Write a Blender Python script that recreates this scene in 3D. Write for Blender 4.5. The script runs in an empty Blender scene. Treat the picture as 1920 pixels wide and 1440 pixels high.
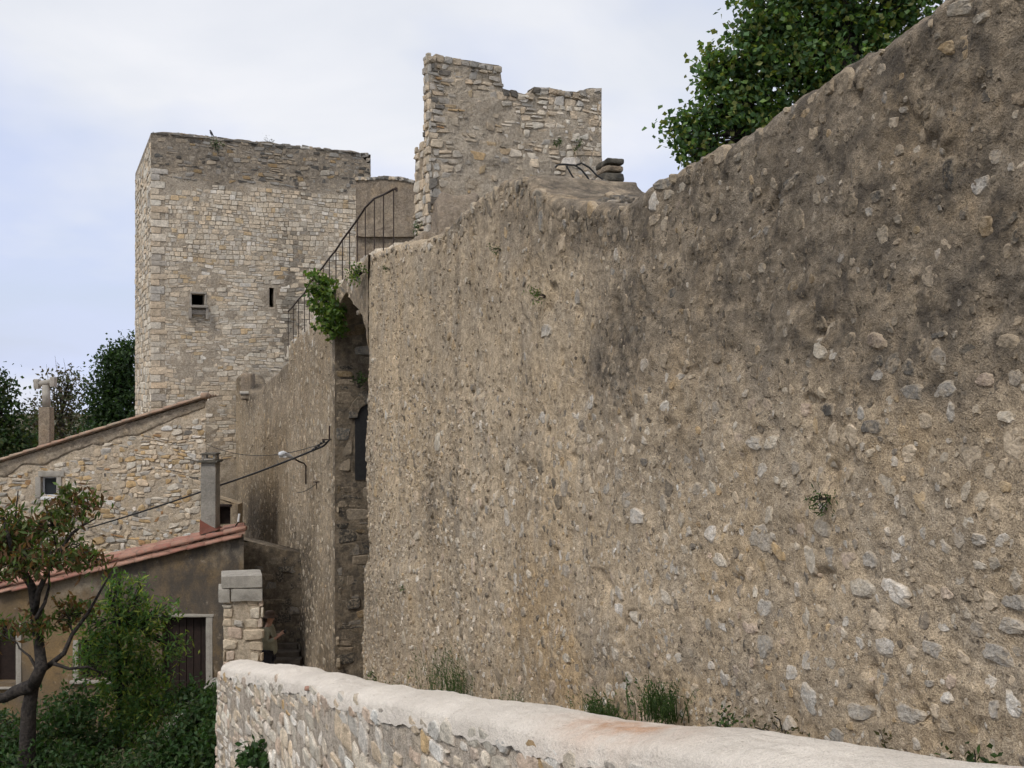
import bpy, math, random
import numpy as np
from mathutils import Vector, noise as mnoise
RNG = np.random.default_rng(7)
random.seed(7)
C = bpy.context.scene.collection
SC = bpy.context.scene
CZ = 10.0            # height of the lens above the datum
F = 1870.0           # focal length in photo pixels (1920 wide)

# ------------------------------------------------------------------ camera, sky, sun, exposure
cam = bpy.data.cameras.new('camera'); cam.sensor_width = 36; cam.lens = 36 * F / 1920
cam.clip_start = 0.05; cam.clip_end = 3000
camo = bpy.data.objects.new('camera', cam); C.objects.link(camo)
camo.location = (0, 0, CZ); camo.rotation_euler = (math.radians(90), 0, 0)
SC.camera = camo
SC.cycles.max_bounces = 5; SC.cycles.diffuse_bounces = 2; SC.cycles.glossy_bounces = 2; SC.cycles.transmission_bounces = 3; SC.cycles.use_denoising = True; SC.cycles.use_adaptive_sampling = True; SC.cycles.adaptive_threshold = 0.03; SC.cycles.adaptive_min_samples = 16
SUN_AZ, SUN_EL = math.radians(214), math.radians(50)      # azimuth clockwise from +Y
W = bpy.data.worlds.new('World'); SC.world = W; W.use_nodes = True
nt = W.node_tree; nt.nodes.clear()
def wn(t, **k):
    n = nt.nodes.new(t)
    for a, b in k.items(): setattr(n, a, b)
    return n
def wl(a, b): nt.links.new(a, b)
sky = wn('ShaderNodeTexSky', sky_type='NISHITA', sun_disc=False, sun_elevation=SUN_EL, sun_rotation=SUN_AZ,
         air_density=1.0, dust_density=1.5, ozone_density=1.2)
tc = wn('ShaderNodeTexCoord')
sep = wn('ShaderNodeSeparateXYZ'); wl(tc.outputs['Generated'], sep.inputs[0])
zz = wn('ShaderNodeMath', operation='MAXIMUM'); wl(sep.outputs[2], zz.inputs[0]); zz.inputs[1].default_value = 0.0
za = wn('ShaderNodeMath', operation='ADD'); wl(zz.outputs[0], za.inputs[0]); za.inputs[1].default_value = 0.28
dx = wn('ShaderNodeMath', operation='DIVIDE'); wl(sep.outputs[0], dx.inputs[0]); wl(za.outputs[0], dx.inputs[1])
dy = wn('ShaderNodeMath', operation='DIVIDE'); wl(sep.outputs[1], dy.inputs[0]); wl(za.outputs[0], dy.inputs[1])
cmb = wn('ShaderNodeCombineXYZ'); wl(dx.outputs[0], cmb.inputs[0]); wl(dy.outputs[0], cmb.inputs[1])
cmb.inputs[2].default_value = 3.7
nz1 = wn('ShaderNodeTexNoise'); wl(cmb.outputs[0], nz1.inputs['Vector'])
nz1.inputs['Scale'].default_value = 1.5; nz1.inputs['Detail'].default_value = 6; nz1.inputs['Roughness'].default_value = 0.5
nz1.inputs['Distortion'].default_value = 0.4
cr = wn('ShaderNodeValToRGB'); wl(nz1.outputs['Fac'], cr.inputs[0])
cr.color_ramp.elements[0].position = 0.36; cr.color_ramp.elements[0].color = (0.78, 0.78, 0.78, 1)
cr.color_ramp.elements[1].position = 0.62; cr.color_ramp.elements[1].color = (1, 1, 1, 1)
n2 = wn('ShaderNodeTexNoise'); wl(cmb.outputs[0], n2.inputs['Vector'])
n2.inputs['Scale'].default_value = 0.9; n2.inputs['Detail'].default_value = 5
cc = wn('ShaderNodeValToRGB'); wl(n2.outputs['Fac'], cc.inputs[0])
cc.color_ramp.elements[0].position = 0.42; cc.color_ramp.elements[0].color = (4.9, 5.4, 7.0, 1)
cc.color_ramp.elements[1].position = 0.56; cc.color_ramp.elements[1].color = (6.5, 6.6, 6.95, 1)
mx = wn('ShaderNodeMixRGB'); wl(cr.outputs[0], mx.inputs[0]); wl(sky.outputs[0], mx.inputs[1]); wl(cc.outputs[0], mx.inputs[2])
bg = wn('ShaderNodeBackground'); wl(mx.outputs[0], bg.inputs[0]); bg.inputs[1].default_value = 0.1
wo = wn('ShaderNodeOutputWorld'); wl(bg.outputs[0], wo.inputs[0])
sl = bpy.data.lights.new('sun', 'SUN'); sl.energy = 1.5; sl.angle = math.radians(14); sl.color = (1.0, 0.95, 0.88)
so = bpy.data.objects.new('sun', sl); C.objects.link(so)
sd = Vector((math.sin(SUN_AZ) * math.cos(SUN_EL), math.cos(SUN_AZ) * math.cos(SUN_EL), math.sin(SUN_EL)))
so.rotation_euler = sd.to_track_quat('Z', 'Y').to_euler(); so.location = (0, 0, 60)
vs = SC.view_settings; vs.view_transform = 'Standard'; vs.look = 'None'; vs.gamma = 1; vs.exposure = 0.45; vs.use_curve_mapping = False

# ------------------------------------------------------------------ helpers
def pix(px, py, Y): return np.array([(px - 960) / F * Y, Y, CZ + (720 - py) / F * Y])
def topx(p): return 960 + F * p[..., 0] / p[..., 1], 720 - F * (p[..., 2] - CZ) / p[..., 1]
def _h(ix, iy, iz):
    n = (ix.astype(np.uint32) * np.uint32(374761393) + iy.astype(np.uint32) * np.uint32(668265263) + iz.astype(np.uint32) * np.uint32(1274126177))
    n = (n ^ (n >> np.uint32(13))) * np.uint32(1274126177)
    n = n ^ (n >> np.uint32(16))
    return (n & np.uint32(0xffff)).astype(np.float64) / 65535.0
def vnoise(P):
    P = np.asarray(P, float); I = np.floor(P).astype(np.int64); f = P - I; f = f * f * (3 - 2 * f)
    r = 0
    for a in (0, 1):
        for b in (0, 1):
            for c in (0, 1):
                w = (f[..., 0] if a else 1 - f[..., 0]) * (f[..., 1] if b else 1 - f[..., 1]) * (f[..., 2] if c else 1 - f[..., 2])
                r = r + w * _h(I[..., 0] + a, I[..., 1] + b, I[..., 2] + c)
    return r * 2 - 1
def n1(u, v, s, w=0.0):
    return 0.62 * mnoise.noise((u * s + w, v * s, w * 1.7)) + 0.3 * mnoise.noise((u * s * 2.1, v * s * 2.1 + w, w)) + 0.15 * mnoise.noise((u * s * 4.3, v * s * 4.3 + w, w))
def fbm(P, s, o=3, g=0.5):
    P = np.asarray(P, float) * s; r = 0; a = 1; t = 0
    for k in range(o):
        r = r + a * vnoise(P + k * 17.3); t += a; a *= g; P = P * 2.03
    return r / t
def setprops(o, label=None, cat=None, group=None, kind=None):
    if label: o['label'] = label
    if cat: o['category'] = cat
    if group: o['group'] = group
    if kind: o['kind'] = kind
    return o
def wloc(o):
    v = np.zeros(3)
    while o is not None: v = v + np.array(o.location); o = o.parent
    return v
def mesh_obj(name, V, Fs, mat, parent=None, smooth=True, origin=None, attrs=None, col=None):
    V = np.asarray(V, float).reshape(-1, 3)
    if origin is None:
        origin = V.mean(0) if len(V) else np.zeros(3)
        if parent is None and len(V): origin = np.array([origin[0], origin[1], V[:, 2].min()])
    origin = np.asarray(origin, float)
    me = bpy.data.meshes.new(name)
    me.from_pydata((V - origin).tolist(), [], [tuple(int(i) for i in f) for f in Fs])
    if smooth: me.polygons.foreach_set('use_smooth', [True] * len(me.polygons))
    if col is not None:
        a = me.color_attributes.new('Col', 'FLOAT_COLOR', 'POINT')
        c = np.ones((len(V), 4)); c[:, :3] = col; a.data.foreach_set('color', c.ravel())
    for k, v in (attrs or {}).items():
        a = me.attributes.new(k, 'FLOAT', 'POINT'); a.data.foreach_set('value', np.asarray(v, float).ravel())
    if mat: me.materials.append(mat)
    o = bpy.data.objects.new(name, me); C.objects.link(o)
    o.location = origin - (wloc(parent) if parent else 0)
    if parent: o.parent = parent
    return o
def thing(name, label, cat, loc, group=None):
    o = bpy.data.objects.new(name, None); C.objects.link(o); o.location = loc; o.empty_display_size = 0.2
    return setprops(o, label, cat, group, 'thing')
class MB:
    def __init__(s): s.V = []; s.F = []; s.n = 0
    def add(s, V, Fs):
        V = np.asarray(V, float); s.V.append(V); s.F += [tuple(i + s.n for i in f) for f in Fs]; s.n += len(V); return s
    def box(s, x0, x1, y0, y1, z0, z1):
        V = [(x, y, z) for x in (x0, x1) for y in (y0, y1) for z in (z0, z1)]
        return s.add(V, [(0, 1, 3, 2), (4, 6, 7, 5), (0, 4, 5, 1), (2, 3, 7, 6), (0, 2, 6, 4), (1, 5, 7, 3)])
    def tube(s, pts, rad, n=8, cap=True):
        pts = np.asarray(pts, float); m = len(pts); rad = np.broadcast_to(rad, (m,))
        T = np.gradient(pts, axis=0); T /= np.linalg.norm(T, axis=1)[:, None] + 1e-9
        u = np.cross(T[0], (0.31, 0.2, 0.93)); u /= np.linalg.norm(u) + 1e-9
        V = []
        for i in range(m):
            u = u - T[i] * np.dot(u, T[i]); u /= np.linalg.norm(u) + 1e-9; w = np.cross(T[i], u)
            for k in range(n):
                a = 2 * math.pi * k / n; V.append(pts[i] + rad[i] * (math.cos(a) * u + math.sin(a) * w))
        Fs = [(i * n + k, i * n + (k + 1) % n, (i + 1) * n + (k + 1) % n, (i + 1) * n + k) for i in range(m - 1) for k in range(n)]
        if cap: Fs += [tuple(range(n))[::-1], tuple((m - 1) * n + k for k in range(n))]
        return s.add(V, Fs)
    def build(s, name, mat, parent=None, smooth=False, **k):
        return mesh_obj(name, np.concatenate(s.V), s.F, mat, parent, smooth, **k)
def rough_box(lo, hi, n=6, amp=0.012, freq=6.0, rnd=0.03, rot=0.0):
    lo = np.array(lo, float); hi = np.array(hi, float); V = []; Fs = []; idx = {}
    n = np.broadcast_to(n, (3,))
    def vid(i, j, k):
        key = (i, j, k)
        if key not in idx: idx[key] = len(V); V.append(key)
        return idx[key]
    for ax in range(3):
        a, b = [(1, 2), (2, 0), (0, 1)][ax]
        for side in (0, 1):
            for i in range(n[a]):
                for j in range(n[b]):
                    q = []
                    for di, dj in ((0, 0), (1, 0), (1, 1), (0, 1)):
                        t = [0, 0, 0]; t[ax] = side * n[ax]; t[a] = i + di; t[b] = j + dj; q.append(vid(*t))
                    Fs.append(tuple(q if side else q[::-1]))
    V = np.array(V, float) / n; c = (lo + hi) / 2; h = (hi - lo) / 2
    P = (V * 2 - 1) * h
    inner = np.clip(P, -(h - rnd), h - rnd); d = P - inner; L = np.linalg.norm(d, axis=1)[:, None]
    P = np.where(L > 1e-6, inner + d / np.maximum(L, 1e-6) * np.minimum(L, rnd), P)
    N = P / (h + 1e-6); N /= np.linalg.norm(N, axis=1)[:, None] + 1e-9
    Wd = P + c
    P = P + N * (fbm(Wd, freq, 3) * amp)[:, None]
    ca, sa = math.cos(rot), math.sin(rot)
    P = np.stack([P[:, 0] * ca - P[:, 1] * sa, P[:, 0] * sa + P[:, 1] * ca, P[:, 2]], 1)
    return P + c, Fs

# ------------------------------------------------------------------ materials
class NB:
    def __init__(s, name):
        s.m = bpy.data.materials.new(name); s.m.use_nodes = True; s.t = s.m.node_tree; s.t.nodes.clear()
        s.out = s.n('ShaderNodeOutputMaterial'); s.b = s.n('ShaderNodeBsdfPrincipled'); s.l(s.b.outputs[0], s.out.inputs[0])
        s.geo = s.n('ShaderNodeNewGeometry'); s.pos = s.geo.outputs['Position']
        s.b.inputs['Specular IOR Level'].default_value = 0.25
    def n(s, t, **k):
        x = s.t.nodes.new(t)
        for a, b in k.items(): setattr(x, a, b)
        return x
    def l(s, a, b): s.t.links.new(a, b)
    def noise(s, scale, detail=4, rough=0.55, vec=None, dist=0.0):
        x = s.n('ShaderNodeTexNoise'); x.inputs['Scale'].default_value = scale; x.inputs['Detail'].default_value = detail
        x.inputs['Roughness'].default_value = rough; x.inputs['Distortion'].default_value = dist
        s.l(vec or s.pos, x.inputs['Vector']); return x.outputs['Fac']
    def vor(s, scale, vec=None, feat='F1'):
        x = s.n('ShaderNodeTexVoronoi', feature=feat); x.inputs['Scale'].default_value = scale
        s.l(vec or s.pos, x.inputs['Vector']); return x
    def scalev(s, v):
        x = s.n('ShaderNodeMapping'); x.inputs['Scale'].default_value = v; s.l(s.pos, x.inputs['Vector']); return x.outputs[0]
    def ramp(s, f, a, b, ca=(0, 0, 0), cb=(1, 1, 1)):
        x = s.n('ShaderNodeValToRGB'); s.l(f, x.inputs[0])
        x.color_ramp.elements[0].position = a; x.color_ramp.elements[1].position = b
        x.color_ramp.elements[0].color = (*ca, 1); x.color_ramp.elements[1].color = (*cb, 1); return x.outputs[0]
    def mix(s, f, a, b, mode='MIX'):
        x = s.n('ShaderNodeMixRGB', blend_type=mode)
        for i, v in ((0, f), (1, a), (2, b)):
            if isinstance(v, (int, float)): x.inputs[i].default_value = v if i == 0 else (v, v, v, 1)
            elif isinstance(v, tuple): x.inputs[i].default_value = (*v, 1)
            else: s.l(v, x.inputs[i])
        return x.outputs[0]
    def math(s, op, a, b=0.0):
        x = s.n('ShaderNodeMath', operation=op)
        for i, v in ((0, a), (1, b)):
            if isinstance(v, (int, float)): x.inputs[i].default_value = v
            else: s.l(v, x.inputs[i])
        return x.outputs[0]
    def attr(s, name, col=False):
        x = s.n('ShaderNodeAttribute', attribute_name=name); return x.outputs['Color' if col else 'Fac']
    def bump(s, h, dist=0.02, strength=1.0, prev=None):
        x = s.n('ShaderNodeBump'); x.inputs['Distance'].default_value = dist; x.inputs['Strength'].default_value = strength
        s.l(h, x.inputs['Height'])
        if prev is not None: s.l(prev, x.inputs['Normal'])
        return x.outputs[0]
    def done(s, col, rough=0.9, nrm=None):
        if isinstance(col, tuple): s.b.inputs['Base Color'].default_value = (*col, 1)
        else: s.l(col, s.b.inputs['Base Color'])
        s.b.inputs['Roughness'].default_value = rough
        if nrm is not None: s.l(nrm, s.b.inputs['Normal'])
        return s.m

def m_mortar(name, a, b, ochre, stain_shade_c=(0.102, 0.085, 0.066), streak=0.5, grain=1.0, pebble=0.8, cracks=False, greys=0.0):
    k = NB(name)
    c = k.mix(k.ramp(k.noise(0.9, 5, 0.6, dist=0.5), 0.38, 0.62), a, b)
    c = k.mix(k.math('MULTIPLY', k.ramp(k.noise(2.3, 4), 0.52, 0.72), 0.65), c, ochre)
    c = k.mix(k.math('MULTIPLY', k.attr('ochre'), 0.8), c, ochre)
    c = k.mix(k.math('MULTIPLY', k.attr('pale'), 0.75), c, tuple(min(1, x * 1.22) for x in a))
    if greys: c = k.mix(k.math('MULTIPLY', k.ramp(k.noise(1.7, 5, 0.68, k.scalev((1, 1, 0.55)), 0.6), 0.48, 0.64), greys), c, (0.36, 0.315, 0.255))
    # small aggregate
    v = k.vor(46); pm = k.math('MULTIPLY', k.ramp(v.outputs['Distance'], 0.20, 0.34, (1, 1, 1), (0, 0, 0)), k.ramp(v.outputs['Color'], 0.55, 0.75))
    pm = k.math('MULTIPLY', pm, pebble)
    c = k.mix(k.math('MULTIPLY', pm, 0.55), c, (0.44, 0.40, 0.34))
    v2 = k.vor(26); dk = k.math('MULTIPLY', k.ramp(v2.outputs['Distance'], 0.15, 0.4, (1, 1, 1), (0, 0, 0)), k.ramp(v2.outputs['Color'], 0.66, 0.8))
    c = k.mix(k.math('MULTIPLY', dk, 0.42), c, (0.14, 0.115, 0.09))
    # grain
    g = k.noise(120, 4, 0.65); c = k.mix(0.55 * grain, c, k.mix(1.0, c, k.ramp(g, 0.36, 0.64, (0.52, 0.51, 0.50), (1.5, 1.5, 1.5)), 'MULTIPLY'))
    g2 = k.noise(15, 5, 0.72); c = k.mix(0.8, c, k.mix(1.0, c, k.ramp(g2, 0.33, 0.67, (0.60, 0.585, 0.56), (1.4, 1.4, 1.4)), 'MULTIPLY'))
    c = k.mix(k.math('MULTIPLY', k.ramp(k.noise(4.2, 5, 0.72), 0.55, 0.66), 0.32), c, tuple(x * 0.42 for x in b))
    # rain streaks, dark growth and painted shade
    st = k.ramp(k.noise(3.0, 5, 0.6, k.scalev((1.9, 1.9, 0.13))), 0.50, 0.68)
    c = k.mix(k.math('MULTIPLY', st, streak), c, tuple(x * 0.60 for x in b))
    sm = k.math('MULTIPLY', k.attr('stain'), k.ramp(k.noise(5.5, 6, 0.7), 0.24, 0.62))
    c = k.mix(sm, c, stain_shade_c)
    if cracks:
        wv = k.n('ShaderNodeVectorMath', operation='ADD'); k.l(k.scalev((1.1, 1.1, 0.55)), wv.inputs[0])
        nz = k.n('ShaderNodeTexNoise'); nz.inputs['Scale'].default_value = 3.0; nz.inputs['Detail'].default_value = 4; k.l(k.pos, nz.inputs['Vector']); k.l(nz.outputs['Color'], wv.inputs[1])
        ve = k.vor(1.6, wv.outputs[0], 'DISTANCE_TO_EDGE'); ck = k.math('MULTIPLY', k.ramp(ve.outputs['Distance'], 0.0, 0.012, (1, 1, 1), (0, 0, 0)), k.ramp(k.noise(1.1, 3), 0.52, 0.6))
        c = k.mix(k.math('MULTIPLY', ck, 0.8), c, (0.07, 0.06, 0.05))
    h = k.bump(g, 0.006, 0.9)
    h = k.bump(g2, 0.026, 1.0, h)
    h = k.bump(pm, 0.008, 0.8, h)
    h = k.bump(k.math('MULTIPLY', dk, -1.0), 0.02, 0.7, h)
    return k.done(c, 0.95, h)
def m_stone(name, lich=0.5, bumpd=0.014, scale=1.0, cover=0.0):
    k = NB(name); c0 = k.attr('Col', True)
    c = k.mix(0.6, c0, k.mix(1.0, c0, k.ramp(k.noise(11 * scale, 6, 0.68), 0.3, 0.7, (0.5, 0.49, 0.47), (1.45, 1.43, 1.4)), 'MULTIPLY'))
    c = k.mix(0.4, c, k.mix(1.0, c, k.ramp(k.noise(75 * scale, 3, 0.6), 0.35, 0.65, (0.55, 0.55, 0.55), (1.4, 1.4, 1.4)), 'MULTIPLY'))
    li = k.math('MULTIPLY', k.ramp(k.noise(6 * scale, 6, 0.75), 0.54, 0.68), lich)
    c = k.mix(li, c, (0.085, 0.08, 0.072))
    lb = k.math('MULTIPLY', k.ramp(k.noise(1.3, 4, 0.6), 0.52, 0.70), lich * 0.8)
    c = k.mix(lb, c, (0.12, 0.11, 0.095))
    if cover: c = k.mix(k.math('MULTIPLY', k.ramp(k.noise(19, 5, 0.7), 0.47, 0.60), cover), c, MORT)
    h = k.bump(k.noise(38 * scale, 4, 0.7), bumpd, 0.8); h = k.bump(k.noise(9 * scale, 4, 0.6), bumpd * 1.5, 0.6, h)
    return k.done(c, 0.92, h)
def m_plain(name, a, b, scale=6, rough=0.85, bd=0.006, bs=40, spot=None):
    k = NB(name); c = k.mix(k.ramp(k.noise(scale, 5, 0.62), 0.35, 0.65), a, b)
    c = k.mix(0.35, c, k.mix(1.0, c, k.ramp(k.noise(scale * 9, 4, 0.6), 0.35, 0.65, (0.6, 0.6, 0.6), (1.35, 1.35, 1.35)), 'MULTIPLY'))
    if spot: c = k.mix(k.math('MULTIPLY', k.ramp(k.noise(scale * 0.6, 6, 0.7), 0.52, 0.66), spot[1]), c, spot[0])
    return k.done(c, rough, k.bump(k.noise(bs, 4, 0.65), bd, 0.9))
def m_leaf(name, rough=0.55, trans=0.35):
    k = NB(name); c0 = k.attr('Col', True)
    c = k.mix(0.5, c0, k.mix(1.0, c0, k.ramp(k.noise(3.0, 3), 0.3, 0.7, (0.6, 0.6, 0.6), (1.35, 1.35, 1.35)), 'MULTIPLY'))
    k.done(c, rough)
    tr = k.n('ShaderNodeBsdfTranslucent'); k.l(k.mix(1.0, c, (1.5, 1.7, 0.6), 'MULTIPLY'), tr.inputs[0])
    ms = k.n('ShaderNodeMixShader'); ms.inputs[0].default_value = trans
    k.l(k.b.outputs[0], ms.inputs[1]); k.l(tr.outputs[0], ms.inputs[2]); k.l(ms.outputs[0], k.out.inputs[0]); return k.m
M = {}
M['wall'] = m_mortar('wall_mortar', (0.495, 0.395, 0.275), (0.40, 0.325, 0.235), (0.48, 0.345, 0.195), streak=0.30, cracks=True, greys=0.6)
M['farwall'] = m_mortar('far_wall_mortar', (0.38, 0.305, 0.215), (0.29, 0.235, 0.165), (0.35, 0.255, 0.15), streak=0.65, pebble=1.0)
M['tmortar'] = m_mortar('tower_mortar', (0.46, 0.395, 0.31), (0.38, 0.325, 0.255), (0.43, 0.335, 0.225), streak=0.2)
M['hmortar'] = m_mortar('house_mortar', (0.54, 0.455, 0.345), (0.46, 0.385, 0.295), (0.50, 0.375, 0.23), streak=0.15)
M['pmortar'] = m_mortar('parapet_mortar', (0.52, 0.455, 0.38), (0.45, 0.39, 0.325), (0.47, 0.37, 0.25), streak=0.08, grain=0.7)
MORT = (0.44, 0.355, 0.25)
M['stone'] = m_stone('limestone', 0.40, 0.022, cover=0.45)
M['stone_clean'] = m_stone('clean_limestone', 0.12)
M['stone_par'] = m_stone('parapet_limestone', 0.10, 0.016)
M['stone_far'] = m_stone('tower_limestone', 0.28, 0.02)
k = NB('coping_mortar')
c = k.mix(k.ramp(k.noise(2.2, 5), 0.35, 0.65), (0.77, 0.705, 0.62), (0.66, 0.60, 0.525))
c = k.mix(k.math('MULTIPLY', k.attr('ochre'), k.ramp(k.noise(7, 5, 0.65), 0.25, 0.65)), c, (0.52, 0.28, 0.15))
c = k.mix(0.35, c, k.mix(1.0, c, k.ramp(k.noise(150, 3, 0.7), 0.35, 0.65, (0.6, 0.58, 0.56), (1.3, 1.3, 1.3)), 'MULTIPLY'))
c = k.mix(k.math('MULTIPLY', k.ramp(k.noise(4.5, 6, 0.75), 0.54, 0.70), 0.40), c, (0.40, 0.345, 0.285))
v_ = k.vor(60); c = k.mix(k.math('MULTIPLY', k.math('MULTIPLY', k.ramp(v_.outputs['Distance'], 0.12, 0.25, (1, 1, 1), (0, 0, 0)), k.ramp(v_.outputs['Color'], 0.7, 0.8)), 0.5), c, (0.30, 0.25, 0.20))
M['coping'] = k.done(c, 0.9, k.bump(k.noise(70, 4, 0.75), 0.010, 1.0, k.bump(k.noise(9, 5, 0.65), 0.035, 0.8)))
k = NB('ochre_plaster')
c = k.mix(k.ramp(k.noise(0.8, 5, 0.6), 0.38, 0.6), (0.25, 0.17, 0.085), (0.165, 0.128, 0.09))
c = k.mix(k.math('MULTIPLY', k.attr('pale'), k.ramp(k.noise(2.2, 5, 0.6), 0.35, 0.6)), c, (0.36, 0.31, 0.24))
c = k.mix(k.math('MULTIPLY', k.attr('stain'), k.ramp(k.noise(1.9, 6, 0.72, k.scalev((1, 1, 0.6))), 0.32, 0.58)), c, (0.085, 0.075, 0.065))
c = k.mix(0.4, c, k.mix(1.0, c, k.ramp(k.noise(30, 4, 0.6), 0.35, 0.65, (0.65, 0.65, 0.65), (1.3, 1.3, 1.3)), 'MULTIPLY'))
c = k.mix(k.math('MULTIPLY', k.ramp(k.noise(5.5, 6, 0.75), 0.54, 0.64), 0.6), c, (0.10, 0.082, 0.062))
c = k.mix(k.math('MULTIPLY', k.ramp(k.noise(3.1, 6, 0.7), 0.60, 0.66), 0.55), c, (0.36, 0.30, 0.23))
M['ochre'] = k.done(c, 0.95, k.bump(k.noise(25, 5, 0.65), 0.012, 0.8))
k = NB('terracotta'); oi = k.n('ShaderNodeObjectInfo')
c = k.mix(oi.outputs['Random'], (0.27, 0.115, 0.085), (0.37, 0.215, 0.155))
c = k.mix(k.math('MULTIPLY', k.ramp(k.noise(9, 5, 0.7), 0.48, 0.66), 0.75), c, (0.20, 0.16, 0.125))
M['tile'] = k.done(c, 0.9, k.bump(k.noise(40, 4, 0.6), 0.008, 0.8))
k = NB('weathered_terracotta'); oi = k.n('ShaderNodeObjectInfo')
c = k.mix(oi.outputs['Random'], (0.36, 0.27, 0.19), (0.33, 0.20, 0.14))
c = k.mix(k.math('MULTIPLY', k.ramp(k.noise(6, 5, 0.7), 0.46, 0.62), 0.8), c, (0.22, 0.19, 0.145))
M['tile_old'] = k.done(c, 0.92, k.bump(k.noise(40, 4, 0.6), 0.008, 0.8))
M['cement'] = m_plain('cement', (0.33, 0.305, 0.265), (0.23, 0.215, 0.19), 2.5, 0.9, 0.02, 25, ((0.13, 0.12, 0.105), 0.6))
M['concrete_block'] = m_plain('concrete_block', (0.40, 0.37, 0.32), (0.30, 0.28, 0.245), 7, 0.9, 0.012, 60, ((0.18, 0.17, 0.16), 0.5))
M['render_plain'] = m_mortar('old_render', (0.31, 0.255, 0.19), (0.24, 0.195, 0.15), (0.29, 0.215, 0.135), streak=0.5)
M['iron'] = m_plain('rusty_iron', (0.055, 0.036, 0.028), (0.035, 0.028, 0.026), 20, 0.75, 0.003, 90)
M['steps'] = m_plain('dark_steps', (0.15, 0.125, 0.097), (0.09, 0.075, 0.06), 4, 0.95, 0.02, 25)
M['cable'] = m_plain('black_cable', (0.02, 0.02, 0.022), (0.03, 0.03, 0.03), 20, 0.6, 0.001, 90)
M['dark_wood'] = m_plain('dark_wood', (0.035, 0.022, 0.018), (0.022, 0.015, 0.013), 12, 0.8, 0.004, 60)
M['pale_trim'] = m_plain('pale_trim', (0.40, 0.37, 0.32), (0.31, 0.285, 0.25), 6, 0.85, 0.006, 50, ((0.25, 0.22, 0.18), 0.5))
M['white_paint'] = m_plain('white_paint', (0.72, 0.72, 0.70), (0.62, 0.62, 0.60), 8, 0.5, 0.001, 60)
M['lamp_metal'] = m_plain('lamp_metal', (0.60, 0.62, 0.64), (0.52, 0.54, 0.56), 8, 0.4, 0.001, 60)
M['red_flash'] = m_plain('red_flashing', (0.22, 0.08, 0.055), (0.17, 0.075, 0.055), 6, 0.8, 0.004, 60)
M['bark'] = m_plain('bark', (0.062, 0.052, 0.045), (0.02, 0.018, 0.017), 18, 0.95, 0.035, 24)
M['leaf'] = m_leaf('foliage')
M['earth'] = m_plain('garden_earth', (0.07, 0.075, 0.04), (0.09, 0.07, 0.045), 0.7, 0.98, 0.05, 8)
M['lane'] = m_plain('lane_gravel', (0.33, 0.28, 0.22), (0.24, 0.205, 0.165), 2, 0.95, 0.02, 30)
M['moss'] = m_plain('mossy_stone', (0.14, 0.125, 0.10), (0.05, 0.048, 0.042), 5, 0.95, 0.025, 22)
k = NB('window_glass'); k.done((0.03, 0.035, 0.04), 0.08); k.b.inputs['Specular IOR Level'].default_value = 0.6; M['glass'] = k.m
M['skin'] = m_plain('skin', (0.48, 0.28, 0.20), (0.42, 0.24, 0.17), 9, 0.6, 0.001, 60)
M['shirt'] = m_plain('pale_shirt', (0.36, 0.35, 0.26), (0.27, 0.265, 0.20), 7, 0.9, 0.006, 25)
M['trousers'] = m_plain('dark_trousers', (0.05, 0.05, 0.06), (0.035, 0.035, 0.045), 7, 0.9, 0.006, 25)
M['hat'] = m_plain('brown_hat', (0.11, 0.075, 0.055), (0.08, 0.055, 0.042), 9, 0.9, 0.004, 40)
M['bird'] = m_plain('bird_plumage', (0.03, 0.03, 0.035), (0.05, 0.05, 0.055), 30, 0.7, 0.001, 90)

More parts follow.
